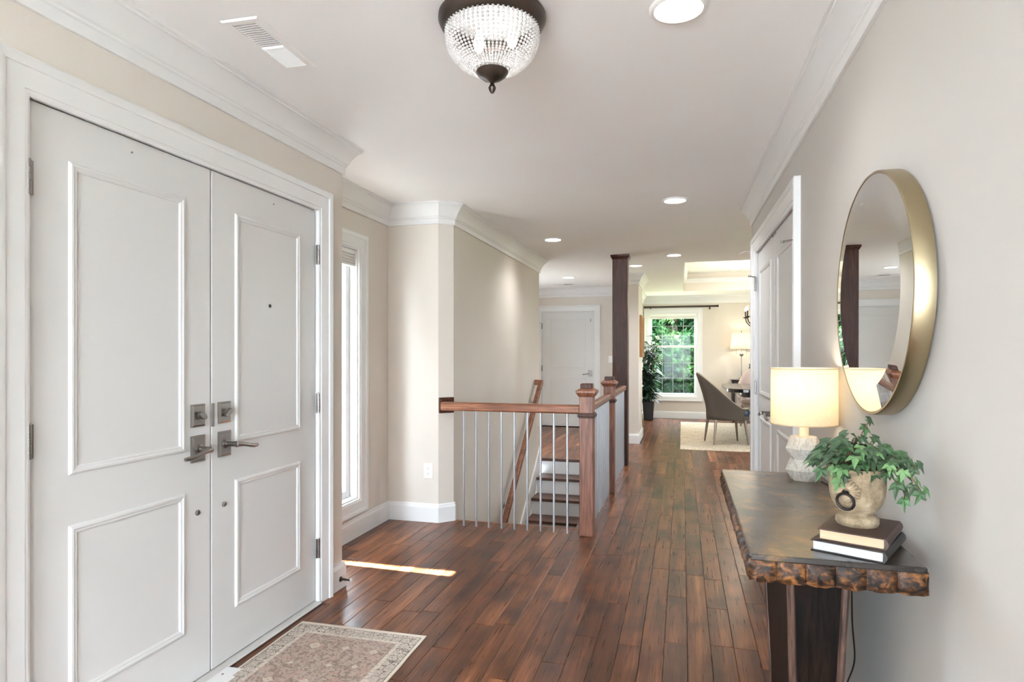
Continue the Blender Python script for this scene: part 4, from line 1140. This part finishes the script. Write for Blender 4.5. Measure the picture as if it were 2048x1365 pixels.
# ------------------------------------------------------------------ ivy in a stone pot
PZ = TT + B1t + B2t
PX, PY = 0.405, 1.668
iv = thing('potted_ivy', 'green ivy in a weathered stone urn standing on two books', 'potted plant', (PX, PY, PZ), 0)
MB().lathe([(0.0, 0), (0.050, 0), (0.053, 0.006), (0.053, 0.016), (0.047, 0.022), (0.038, 0.026), (0.040, 0.031), (0.052, 0.040), (0.062, 0.054), (0.068, 0.072), (0.070, 0.092), (0.070, 0.112), (0.071, 0.126), (0.076, 0.132), (0.075, 0.138), (0.068, 0.139), (0.063, 0.135), (0.061, 0.12), (0.0, 0.118)], 48, cap=False, sx=0.88, sy=0.88).build('pot', M['pot_stone'], iv, smooth=True, ang=60)
MB().lathe([(0.0, 0.119), (0.0625, 0.119)], 24, cap=False).build('soil', plain('soil', srgb(48, 36, 28), 0.95, 0, 0.8, 60), iv)
# sunburst medallion and ring facing the camera side
for hi_, aa in enumerate((R(-123), R(57))):
    mrot = Matrix.Scale(0.9, 4) @ Matrix.Rotation(aa + PI / 2, 4, 'Z') @ Matrix.Translation((0, -0.070, 0.080))
    mb = MB()
    for k in range(13):
        q = -PI * 0.12 + k * PI * 1.24 / 12
        c_, s__ = math.cos(q), math.sin(q)
        pts = [Vector((c_ * r_, -0.004 - 0.003 * math.sin((r_ - .008) / 0.022 * PI), s__ * r_ + 0.016)) for r_ in (0.010, 0.017, 0.025, 0.033)]
        bend = [Vector((p.x, p.y + p.x * p.x * 6, p.z)) for p in pts]
        mb.tube([mrot @ p for p in bend], [0.003, 0.0046, 0.005, 0.0015], 6)
    mb.lathe([(0.0, 0.009), (0.008, 0.008), (0.013, 0.004), (0.015, -0.004)], 16, m=mrot @ Matrix.Rotation(PI / 2, 4, 'X'), cap=False)
    mb.build('medallion', M['pot_stone'], iv, smooth=True, ang=60)
    mb = MB(); mb.tube([mrot @ Vector((0.021 * math.cos(q), -0.010 - 0.004 * math.sin(q), 0.021 * math.sin(q) - 0.008)) for q in [2 * PI * i / 28 for i in range(28)]], 0.0034, 8, closed=True)
    mb.lathe([(0.006, -0.006), (0.006, 0.006)], 10, m=mrot @ Matrix.Translation((0, -0.010, 0.014)) @ Matrix.Rotation(PI / 2, 4, 'Y'))
    mb.build('ring_handle', plain('iron_ring', srgb(38, 33, 32), 0.4, 0.6), iv, smooth=True)
# leaf meshes: five pointed lobes, folded along the midribs
def leafmesh(seed):
    rg = random.Random(seed)
    tips = [(-158, 0.45), (-62, 0.62), (0, 1.0), (62, 0.62), (158, 0.45)]
    out = []
    for k, (an, r_) in enumerate(tips):
        an += rg.uniform(-6, 6); r_ *= rg.uniform(0.92, 1.08)
        out.append((an, r_))
        if k < 4:
            na = (an + tips[k + 1][0]) / 2; out.append((na, 0.36 + 0.04 * rg.random()))
    vs = [(0, 0, 0.05)]
    for an, r_ in out:
        x = r_ * math.sin(R(an)); y = r_ * math.cos(R(an))
        vs.append((x, y, -0.22 * r_ * r_ if r_ > 0.42 else 0.06))
    vs.append((0, -0.16, 0.02))
    n = len(vs) - 1
    fs = [(0, i, i + 1) for i in range(1, n)] + [(0, n, 1)]
    me = bpy.data.meshes.new('leaf'); me.from_pydata(vs, [], fs); me.materials.append(M['ivy_leaf'])
    # add midpoints so that the lobes bend
    bm = bmesh.new(); bm.from_mesh(me); bmesh.ops.subdivide_edges(bm, edges=bm.edges[:], cuts=1, use_grid_fill=True)
    bmesh.ops.recalc_face_normals(bm, faces=bm.faces)
    bm.to_mesh(me); bm.free()
    return me
LM = [leafmesh(s) for s in range(6)]
rg = random.Random(21)
stems = MB()
def addleaf(p, out, size, droop):
    o = bpy.data.objects.new('leaf', rg.choice(LM)); COL.objects.link(o); o.parent = iv
    o.location = p; o.scale = (size, size, size)
    yv = Vector(out).normalized()
    nz = Vector((rg.uniform(-.35, .35) + yv.x * 0.45, rg.uniform(-.35, .35) - 0.55, 0.75 - droop))
    nz = (nz - yv * nz.dot(yv)).normalized(); xv = yv.cross(nz)
    m = Matrix((xv, yv, nz)).transposed(); o.rotation_euler = m.to_euler()
cnt = 0
WL = XR(1.65) - PX - 0.012        # keep off the wall
def clampw(p): return Vector((min(p.x, WL), p.y, p.z))
for k in range(92):
    az = rg.uniform(0, 2 * PI); el = math.asin(rg.uniform(0.08, 0.98))
    rad = rg.uniform(0.066, 0.100)
    c0 = Vector((0, 0, 0.130))
    dv_ = Vector((math.cos(az) * math.cos(el), math.sin(az) * math.cos(el), math.sin(el) * 0.92))
    p = clampw(c0 + dv_ * rad)
    out = Vector((dv_.x, dv_.y, dv_.z * 0.3 - 0.55))
    addleaf(p, out, rg.uniform(0.027, 0.040), 0.2 * (1 - dv_.z))
    stems.tube([c0 + Vector((dv_.x * 0.03, dv_.y * 0.03, -0.012)), c0 + dv_ * rad * 0.6 + Vector((0, 0, 0.008)), p], 0.0012, 5)
for k in range(34):               # inner fill
    az = rg.uniform(0, 2 * PI); p = clampw(Vector((math.cos(az) * 0.05, math.sin(az) * 0.05, rg.uniform(0.135, 0.18))))
    addleaf(p, (math.cos(az), math.sin(az), -0.1), rg.uniform(0.026, 0.034), 0.0)
def vine(pts, n, s0, s1):
    pts = [clampw(Vector((p[0] * 0.84, p[1] * 0.84, p[2]))) for p in pts]; stems.tube(pts, 0.0014, 5)
    for k in range(n):
        t = (k + 0.6) / n * (len(pts) - 1); i = min(int(t), len(pts) - 2); p = pts[i].lerp(pts[i + 1], t - i)
        dd = (pts[i + 1] - pts[i]).normalized(); side = Vector((-dd.y, dd.x, 0)) * (1 if k % 2 else -1)
        q = clampw(p + side * 0.012 + Vector((0, 0, rg.uniform(-.006, .008))))
        addleaf(q, dd * 0.5 + side * 0.8 + Vector((0, 0, -0.7)), rg.uniform(s0, s1), 0.3)
vine([(0.03, -0.04, 0.13), (0.065, -0.075, 0.15), (0.092, -0.115, 0.145), (0.105, -0.15, 0.122), (0.112, -0.185, 0.098)], 9, 0.022, 0.030)
vine([(0.04, -0.03, 0.13), (0.085, -0.055, 0.165), (0.11, -0.085, 0.165), (0.12, -0.115, 0.145)], 7, 0.022, 0.030)
vine([(0.03, -0.05, 0.13), (0.055, -0.085, 0.135), (0.075, -0.12, 0.115), (0.085, -0.14, 0.085)], 7, 0.024, 0.032)
vine([(-0.04, -0.03, 0.13), (-0.08, -0.035, 0.145), (-0.105, -0.03, 0.125)], 4, 0.028, 0.036)
vine([(-0.03, -0.05, 0.13), (-0.055, -0.075, 0.13), (-0.065, -0.085, 0.10)], 3, 0.028, 0.036)
vine([(0.0, 0.02, 0.15), (0.02, 0.03, 0.215), (0.035, 0.02, 0.245)], 6, 0.020, 0.030)
stems.build('stem', M['vine'], iv)

# ------------------------------------------------------------------ dining room
rug('dining_rug', 'pale woven rug under the dining table', M['dining_rug'], 1.55, 10.45, 3.16, 3.5, 0.0, 0.012)
RZ = 0.0145
dtb = thing('dining_table', 'dark polished dining table with rounded corners on a pedestal', 'table', (1.65, 10.65, RZ))
def rrect(a, b, r, n=6):
    out = []
    for cx_, cy_, a0 in ((a - r, b - r, 0), (-a + r, b - r, 90), (-a + r, -b + r, 180), (a - r, -b + r, 270)):
        for k in range(n + 1): q = R(a0 + 90 * k / n); out.append((cx_ + r * math.cos(q), cy_ + r * math.sin(q)))
    return out
MB().prism(rrect(1.0, 0.95, 0.28), 0.70, 0.755).build('table_top', M['table_black'], dtb, bevel=0.008, seg=3)
MB().prism(rrect(0.80, 0.75, 0.2), 0.62, 0.70).build('apron', M['table_black'], dtb)
MB().lathe([(0.12, 0.08), (0.16, 0.12), (0.09, 0.2), (0.08, 0.4), (0.13, 0.55), (0.16, 0.63)], 24).build('pedestal', M['table_black'], dtb, smooth=True)
for k in range(4):
    q = k * PI / 2 + PI / 4
    l_ = MB(); l_.tube([(0.06 * math.cos(q), 0.06 * math.sin(q), 0.13), (0.3 * math.cos(q), 0.3 * math.sin(q), 0.10), (0.62 * math.cos(q), 0.62 * math.sin(q), 0.045)], [0.045, 0.035, 0.025], 8)
    f__ = l_.build('foot', M['table_black'], dtb, smooth=True)
    MB().lathe([(0.02, -0.025), (0.028, -0.012), (0.028, 0.012), (0.02, 0.025)], 16, m=Matrix.Translation((0.62 * math.cos(q), 0.62 * math.sin(q), 0.0285)) @ Matrix.Rotation(q + PI / 2, 4, 'Z') @ Matrix.Rotation(PI / 2, 4, 'Y')).build('caster', M['black'], f__, smooth=True)

def dining_chair(label, loc, rz, fabric, seatm, group=None):
    """faces +x; curved shell wraps the back and slopes down along the seat sides"""
    t = thing('dining_chair', label, 'chair', loc, rz, group)
    n, m = 40, 9; vs = []; fs = []
    top = []
    for i in range(n + 1):
        q = R(-150) + R(300) * i / n                 # 0 = back centre
        ax = abs(q)
        bx = -0.27 * math.cos(q) if ax < PI / 2 else 0.30 * -math.cos(q) * 1.0
        by = 0.265 * math.sin(q)
        k = max(0.0, math.cos(min(ax / R(150) * PI / 2 * 1.12, PI / 2)))
        htop = 0.50 + 0.50 * k ** 2.1
        zb = 0.345
        for j in range(m + 1):
            v = j / m; z = zb + (htop - zb) * v
            lean = -0.14 * max(0, (z - 0.5) / 0.5) ** 1.2
            wd = 1.0 - 0.06 * (1 - v) * (v < 1)
            vs.append((bx * wd + lean * max(0, math.cos(q * 0.75)), by * wd * (1 - 0.12 * max(0, (z - .6) / .4)), z))
        top.append(vs[-1])
    for i in range(n):
        for j in range(m): fs.append((i * (m + 1) + j, (i + 1) * (m + 1) + j, (i + 1) * (m + 1) + j + 1, i * (m + 1) + j + 1))
    sh = MB().add(vs, fs).build('shell', fabric, t, smooth=True, ang=60)
    md = sh.modifiers.new('thickness', 'SOLIDIFY'); md.thickness = 0.035; md.offset = 0
    MB().tube(top, 0.011, 8).build('piping', M['piping'], sh, smooth=True)
    MB().prism([(x + 0.045, y) for x, y in rrect(0.24, 0.235, 0.12)], 0.345, 0.40).build('seat_base', fabric, t, bevel=0.01)
    MB().prism([(x + 0.055, y) for x, y in rrect(0.235, 0.225, 0.10)], 0.40, 0.485).build('seat_cushion', seatm, t, bevel=0.03, seg=3, smooth=True, ang=60)
    for (sx_, sy_) in ((-1, -1), (-1, 1), (1, -1), (1, 1)):
        MB().tube([(sx_ * 0.20, sy_ * 0.19, 0.35), (sx_ * 0.24, sy_ * 0.22, 0.0)], [0.022, 0.011], 10).build('leg', M['chair_leg'], t, smooth=True)
    return t
dining_chair('taupe upholstered dining chair with curved back, standing at the rug side of the table', (0.60, 9.42, RZ), 0.25, M['chair_fabric'], M['seat_blue'], 'chairs around the dining table')
dining_chair('mauve upholstered dining chair across the table, its padded front facing the hall', (1.22, 11.92, RZ), -PI / 2 - 0.05, M['chair_fabric2'], M['chair_fabric2'], 'chairs around the dining table')
dining_chair('dining chair with navy seat half hidden behind the closet doors', (1.22, 9.62, RZ), PI / 2, M['chair_fabric'], M['seat_blue'], 'chairs around the dining table')

# sideboard with lamp and bottle
sx_l = on_y(1461, 757, 12.62).x
sb = thing('sideboard', 'narrow dark sideboard against the dining room window wall', 'sideboard', (sx_l + 0.75, 12.64, 0))
MB().box(-0.75, 0.75, -0.2, 0.2, 0.77, 0.80).build('top', M['table_black'], sb, bevel=0.004)
MB().box(-0.73, 0.73, -0.18, 0.18, 0.64, 0.77).build('body', M['table_black'], sb)
for k in range(3):
    dr = MB().box(-0.70 + k * 0.47, -0.26 + k * 0.47, -0.192, -0.178, 0.655, 0.758).build('drawer', plain('drawer_front', srgb(62, 50, 44), 0.4), sb, bevel=0.004)
    MB().lathe([(0.012, 0), (0.014, 0.015), (0.0, 0.02)], 12, m=Matrix.Translation((-0.48 + k * 0.47, -0.192, 0.706)) @ Matrix.Rotation(PI / 2, 4, 'X')).build('knob', M['brass'], dr, smooth=True)
for (qx, qy) in ((-0.7, -0.15), (0.7, -0.15), (-0.7, 0.15), (0.7, 0.15)): MB().frus(qx - 0.015, qx + 0.015, qy - 0.015, qy + 0.015, 0, qx - 0.022, qx + 0.022, qy - 0.022, qy + 0.022, 0.64).build('leg', M['table_black'], sb)
lq = on_y(1483, 700, 12.64)
bl_ = thing('buffet_lamp', 'slender metal lamp with white tapered shade on the sideboard', 'lamp', (lq.x, 12.64, 0.80))
MB().lathe([(0.085, 0), (0.085, 0.015), (0.03, 0.03), (0.012, 0.05), (0.009, 0.3), (0.009, 0.44), (0.03, 0.455), (0.038, 0.475), (0.03, 0.495), (0.009, 0.51), (0.009, 0.66)], 20).build('stem', M['nickel'], bl_, smooth=True)
z0_, z1_ = CAMZ - 0.80 + (708 - 698.5) / FPX * 12.35, CAMZ - 0.80 + (708 - 668) / FPX * 12.35
MB().lathe([(0.205, z0_), (0.168, z1_), (0.166, z1_), (0.203, z0_), (0.205, z0_)], 40, cap=False).build('lamp_shade', M['linen_shade'], bl_, smooth=True, ang=40)
MB().lathe([(0.004, z1_ - 0.12), (0.004, z1_ + 0.02), (0.01, z1_ + 0.03), (0.0, z1_ + 0.045)], 10).build('finial', M['bronze'], bl_, smooth=True)
for s_ in (-1, 1):
    MB().tube([(s_ * 0.02, 0, z0_ + 0.02), (s_ * 0.09, 0, z0_ + 0.01), (s_ * 0.09, 0, z0_ - 0.1)], 0.003, 6).build('pull_chain', M['bronze'], bl_)
light('buffet_lamp_light', 'POINT', (0, 0, z0_ + 0.13), 2.2, (1, 0.88, 0.7), bl_, 0.04)
bq = on_y(1500, 740, 12.6)
bt = thing('wine_bottle', 'dark glass wine bottle on the sideboard beside the lamp', 'bottle', (bq.x, 12.6, 0.80))
MB().lathe([(0.0, 0), (0.037, 0), (0.038, 0.01), (0.038, 0.18), (0.03, 0.21), (0.014, 0.245), (0.0135, 0.29), (0.016, 0.292), (0.016, 0.30), (0.0, 0.30)], 24, cap=False).build('glass_body', M['bottle'], bt, smooth=True, ang=50)
MB().lathe([(0.0385, 0.05), (0.0385, 0.14)], 24, cap=False).build('paper_label', plain('bottle_label', srgb(150, 120, 70), 0.7), bt, smooth=True)

# chandelier
chx, chy = 1.26, 10.62
ch = thing('dining_chandelier', 'dark iron chandelier with candle bulbs and leaf ornaments over the dining table', 'chandelier', (chx, chy, 0))
MB().lathe([(0.0, 1.66), (0.02, 1.68), (0.035, 1.72), (0.02, 1.77), (0.03, 1.83), (0.018, 1.9), (0.012, 2.1), (0.02, 2.14), (0.006, 2.16), (0.006, 2.72), (0.06, 2.73), (0.065, TZ)], 20, cap=False).build('body', M['bronze'], ch, smooth=True)
for k in range(6):
    q = k * PI / 3 + R(150)
    cq, sq = math.cos(q), math.sin(q)
    rad = [(0.02, 1.74), (0.08, 1.71), (0.17, 1.715), (0.25, 1.745), (0.30, 1.80), (0.315, 1.86)]
    am = MB().tube([(r_ * cq, r_ * sq, z) for r_, z in rad], 0.009, 8).build('arm', M['bronze'], ch, smooth=True)
    MB().lathe([(0.0, 1.86), (0.02, 1.862), (0.045, 1.88), (0.035, 1.884), (0.012, 1.884), (0.011, 1.975), (0.0, 1.975)], 14, (0.315 * cq, 0.315 * sq, 0), cap=False).build('candle_cup', M['bronze'], am, smooth=True)
    MB().lathe([(0.006, 1.975), (0.012, 1.995), (0.010, 2.015), (0.0, 2.045)], 12, (0.315 * cq, 0.315 * sq, 0), cap=False).build('bulb', M['bulb'], am, smooth=True)
    for s_ in (-1, 1):
        mb = MB(); base = Vector((0.1 * cq, 0.1 * sq, 1.76)); tip = base + Vector((0.13 * cq - s_ * 0.06 * sq, 0.13 * sq + s_ * 0.06 * cq, 0.11)); md_ = (base + tip) / 2 + Vector((-0.02 * cq, -0.02 * sq, 0.03)); sd = Vector((-sq, cq, 0.2)) * 0.022
        mb.add([base, md_ + sd, tip, md_ - sd, md_ + Vector((0, 0, 0.008))], [(0, 1, 4), (1, 2, 4), (2, 3, 4), (3, 0, 4)]); mb.build('leaf_ornament', M['bronze'], am)
light('chandelier_light', 'POINT', (0, 0, 2.28), 20, (1, 0.92, 0.8), ch, 0.15)

# curtain rod
rx1 = on_y(1437, 613, YW - 0.09).x; rzz = CAMZ + (708 - 613.5) / FPX * 12.35
cr = thing('curtain_rod', 'dark bronze curtain rod mounted above the garden window', 'curtain rod', (-0.2, YW - 0.09, rzz))
MB().tube([(-0.5, 0, 0), (rx1 + 0.2 - 0.05, 0, 0)], 0.019, 12).build('rod', M['bronze'], cr, smooth=True)
for s_, xx in ((1, rx1 + 0.2 - 0.05), (-1, -0.5)):
    MB().lathe([(0.014, 0), (0.022, 0.006), (0.022, 0.012), (0.016, 0.016), (0.024, 0.03), (0.022, 0.05), (0.0, 0.055)], 16, m=Matrix.Translation((xx, 0, 0)) @ Matrix.Rotation(s_ * PI / 2, 4, 'Y')).build('finial', M['bronze'], cr, smooth=True)
for xx in (-0.42, rx1 + 0.2 - 0.16):
    mb = MB(); mb.tube([(xx, 0.09, -0.03), (xx, 0.01, -0.03), (xx, 0.0, -0.012)], 0.008, 8); mb.box(xx - 0.015, xx + 0.015, 0.083, 0.09, -0.06, 0.02); mb.build('bracket', M['bronze'], cr)

# picture on the pier
py0_, py1_ = 9.36, 9.96
pf = thing('picture_frame', 'gilded picture frame hung on the side of the dining room pier', 'picture', (-0.61, (py0_ + py1_) / 2, 1.55), PI / 2)
hw_ = (py1_ - py0_) / 2
MB().frame(-hw_ + 0.06, hw_ - 0.06, -0.31 + 0.06, 0.31 - 0.06, [(0, 0.012), (0.004, 0.02), (0.03, 0.024), (0.05, 0.036), (0.06, 0.034), (0.06, 0.0)]).build('frame', M['gold_frame'], pf, smooth=True, ang=30)
MB().box(-hw_ + 0.055, hw_ - 0.055, -0.013, -0.001, -0.255, 0.255).build('canvas', M['canvas'], pf)

# tall plant by the window
pq = on_z(1298, 840, 0); 
PLX, PLY = -0.64, 12.45
pn = thing('potted_plant', 'tall dark-leaved plant in a black planter beside the garden window', 'potted plant', (PLX, PLY, 0))
MB().frus(-0.085, 0.085, -0.085, 0.085, 0, -0.11, 0.11, -0.11, 0.11, 0.36).build('planter', M['planter'], pn, bevel=0.008)
rg2 = random.Random(5)
sm = MB(); lf = MB()
for k in range(7):
    a0 = rg2.uniform(0, 2 * PI); r0_ = rg2.uniform(0.01, 0.05); topz = rg2.uniform(0.9, 1.62); lean = rg2.uniform(0.02, 0.16)
    pts = [Vector((r0_ * math.cos(a0) + lean * math.cos(a0) * t * t, r0_ * math.sin(a0) + lean * math.sin(a0) * t * t, 0.33 + (topz - 0.33) * t)) for t in (0, .25, .5, .75, 1)]
    sm.tube(pts, [0.012, 0.01, 0.008, 0.006, 0.004], 6)
    for j in range(70):
        t = rg2.uniform(0.03, 1.0); i_ = min(int(t * 4), 3); p = pts[i_].lerp(pts[i_ + 1], t * 4 - i_)
        az = rg2.uniform(0, 2 * PI); L_ = rg2.uniform(0.16, 0.30); wv_ = L_ * 0.13
        d1 = Vector((math.cos(az), math.sin(az), 0.45)); d2 = Vector((math.cos(az), math.sin(az), -0.55 + rg2.uniform(-.3, .4)))
        m1_ = p + d1 * L_ * 0.45; e_ = m1_ + d2 * L_ * 0.55; sd = Vector((-math.sin(az), math.cos(az), 0)) * wv_
        lf.add([p, m1_ + sd, e_, m1_ - sd, m1_ + Vector((0, 0, -0.008))], [(0, 1, 4), (1, 2, 4), (2, 3, 4), (3, 0, 4)])
lf.v = [(max(v[0], -0.115), min(v[1], 0.40), v[2]) for v in lf.v]
sm.v = [(max(v[0], -0.115), v[1], v[2]) for v in sm.v]
sm.build('stem', M['vine'], pn)
f_o = lf.build('foliage', M['house_plant'], pn); f_o['kind'] = 'stuff'

# ------------------------------------------------------------------ outside
o = MB().box(-40, -2.45, YB - 0.14, 40, -0.5, -0.22).build('ground_patio', M['patio']); tag(o, 'sunlit grey concrete forecourt outside the sidelight', None, None, 'structure')
o = MB().box(-40, 4.2, -30, YB - 0.14, -0.5, -0.22).box(0.75, 4.2, YB - 0.14, YRE - 0.14, -0.5, -0.22).build('ground_bounce', M['bounce_ground']); tag(o, 'unseen pale ground added to bounce sunlight up into the hall', None, None, 'structure')  # added bright ground out of view, reflects sunlight through the windows onto the ceiling
o = MB().box(-2.45, 40, YW + 0.14, 60, -0.6, -0.3).box(4.2, 40, -30, YW + 0.14, -0.6, -0.3).build('ground_lawn', M['grass']); tag(o, 'green lawn outside the dining room', None, None, 'structure')
pc = thing('porch_column', 'white square porch column outside the sidelight', 'column', (-3.55, 5.35, -0.22))
MB().box(-0.08, 0.08, -0.08, 0.08, 0.1, 2.84).build('shaft', M['ext'], pc)
MB().box(-0.12, 0.12, -0.12, 0.12, 0, 0.1).build('base', M['ext'], pc)
o = MB().box(-2.68, XL - 0.12, 0.6, 3.515, 2.62, 2.78).box(-3.7, XL - 0.12, 3.515, 5.5, 2.62, 2.78).box(-4.2, -3.3, 7.2, 11.2, 2.5, 2.66).build('ceiling_sun_mask', M['ext']); tag(o, 'unseen white roof slabs added to trim the sun at the sidelight and hall window', None, None, 'structure')  # unseen slabs, shaped to narrow the sun streak and shade the far hall window
def tree(x, y, h, rx, seed, n, label, lo=0.5, sz=0.16):
    t = thing('tree', label, 'tree', (x, y, -0.3), 0, 'trees outside the dining window')
    g = random.Random(seed)
    MB().tube([(0, 0, 0), (0.05, 0.03, h * .4), (-0.04, 0, h * .8)], [0.16, 0.11, 0.04], 10).build('trunk', M['bark'], t, smooth=True)
    vs = []; fs = []
    cl = []
    for k in range(80):
        q = g.uniform(0, 2 * PI); zz = g.uniform(lo, h); rr_ = rx * (0.35 + 0.65 * math.sin(PI * min(1, max(0, (zz - lo + .6) / (h - lo + .9))))) * math.sqrt(g.random())
        cl.append((rr_ * math.cos(q), rr_ * math.sin(q), zz, g.uniform(0.35, 0.8)))
    for k in range(n):
        c = g.choice(cl); v = Vector((g.gauss(0, 1), g.gauss(0, 1), g.gauss(0, 1))).normalized() * c[3] * g.random() ** 0.4
        p = Vector(c[:3]) + v * Vector((1, 1, 0.6)).length / 1.5
        d1 = Vector((g.gauss(0, 1), g.gauss(0, 1), g.gauss(-.4, .6))).normalized(); sd = d1.cross(Vector((g.gauss(0, 1), g.gauss(0, 1), g.gauss(0, 1)))).normalized()
        L_ = sz * g.uniform(0.6, 1.3); i0 = len(vs)
        vs += [p, p + d1 * L_ * .5 + sd * L_ * .28, p + d1 * L_, p + d1 * L_ * .5 - sd * L_ * .28]; fs.append((i0, i0 + 1, i0 + 2, i0 + 3))
    me = bpy.data.meshes.new('foliage'); me.from_pydata([tuple(v) for v in vs], [], fs); me.materials.append(M['tree_leaf'])
    o = bpy.data.objects.new('foliage', me); COL.objects.link(o); o.parent = t; o['kind'] = 'stuff'
tl_ = ['bushy green tree close to the garden window', 'tall leafy tree behind the bushy one outside the window', 'broad green tree further off in the garden', 'dense garden tree shading the background', 'leafy tree at the edge of the lawn']
for k, (x, y, h, rx, n) in enumerate(((-0.25, 17.3, 4.8, 1.5, 26000), (-0.5, 24.5, 8.0, 2.6, 24000), (-6.2, 19.5, 6.0, 2.0, 9000), (5.6, 19.0, 6.0, 2.0, 9000), (9.5, 8.5, 6.0, 2.2, 9000))):
    tree(x, y, h, rx, 40 + k, n, tl_[k], 0.1, 0.17 if k != 1 else 0.26)

# hedge behind the trees
hg = thing('hedge', 'tall dense green hedge closing off the garden', 'hedge', (-0.5, 29.5, -0.3))
g = random.Random(77); vs = []; fs = []
for k in range(26000):
    x_ = g.uniform(-9, 9); z_ = g.uniform(0, 5.5); y_ = -0.8 - 0.5 * mnoise.noise((x_ * .8, z_ * .8, 2)) + g.uniform(-.15, .25)
    p = Vector((x_, y_, z_)); d1 = Vector((g.gauss(0, 1), g.gauss(-.3, .6), g.gauss(-.4, .6))).normalized(); sd = d1.cross(Vector((g.gauss(0, 1), g.gauss(0, 1), g.gauss(0, 1)))).normalized(); L_ = 0.26 * g.uniform(.6, 1.3)
    i0 = len(vs); vs += [p, p + d1 * L_ * .5 + sd * L_ * .28, p + d1 * L_, p + d1 * L_ * .5 - sd * L_ * .28]; fs.append((i0, i0 + 1, i0 + 2, i0 + 3))
me = bpy.data.meshes.new('foliage'); me.from_pydata([tuple(v) for v in vs], [], fs); me.materials.append(M['tree_leaf'])
o = bpy.data.objects.new('foliage', me); COL.objects.link(o); o.parent = hg; o['kind'] = 'stuff'
MB().box(-9, 9, -0.5, 0.5, 0, 5.4).build('shade_core', M['bark'], hg)  # solid box standing in for the dark, shaded inside of the hedge
fh = dup(hg, (-9.0, -1.5, -0.22), PI / 2, 'unseen hedge added across the forecourt to block low sky light')  # unseen copy, added to cut the sky light that reaches the alcove
fh.scale = (1.0, 1.0, 1.6)
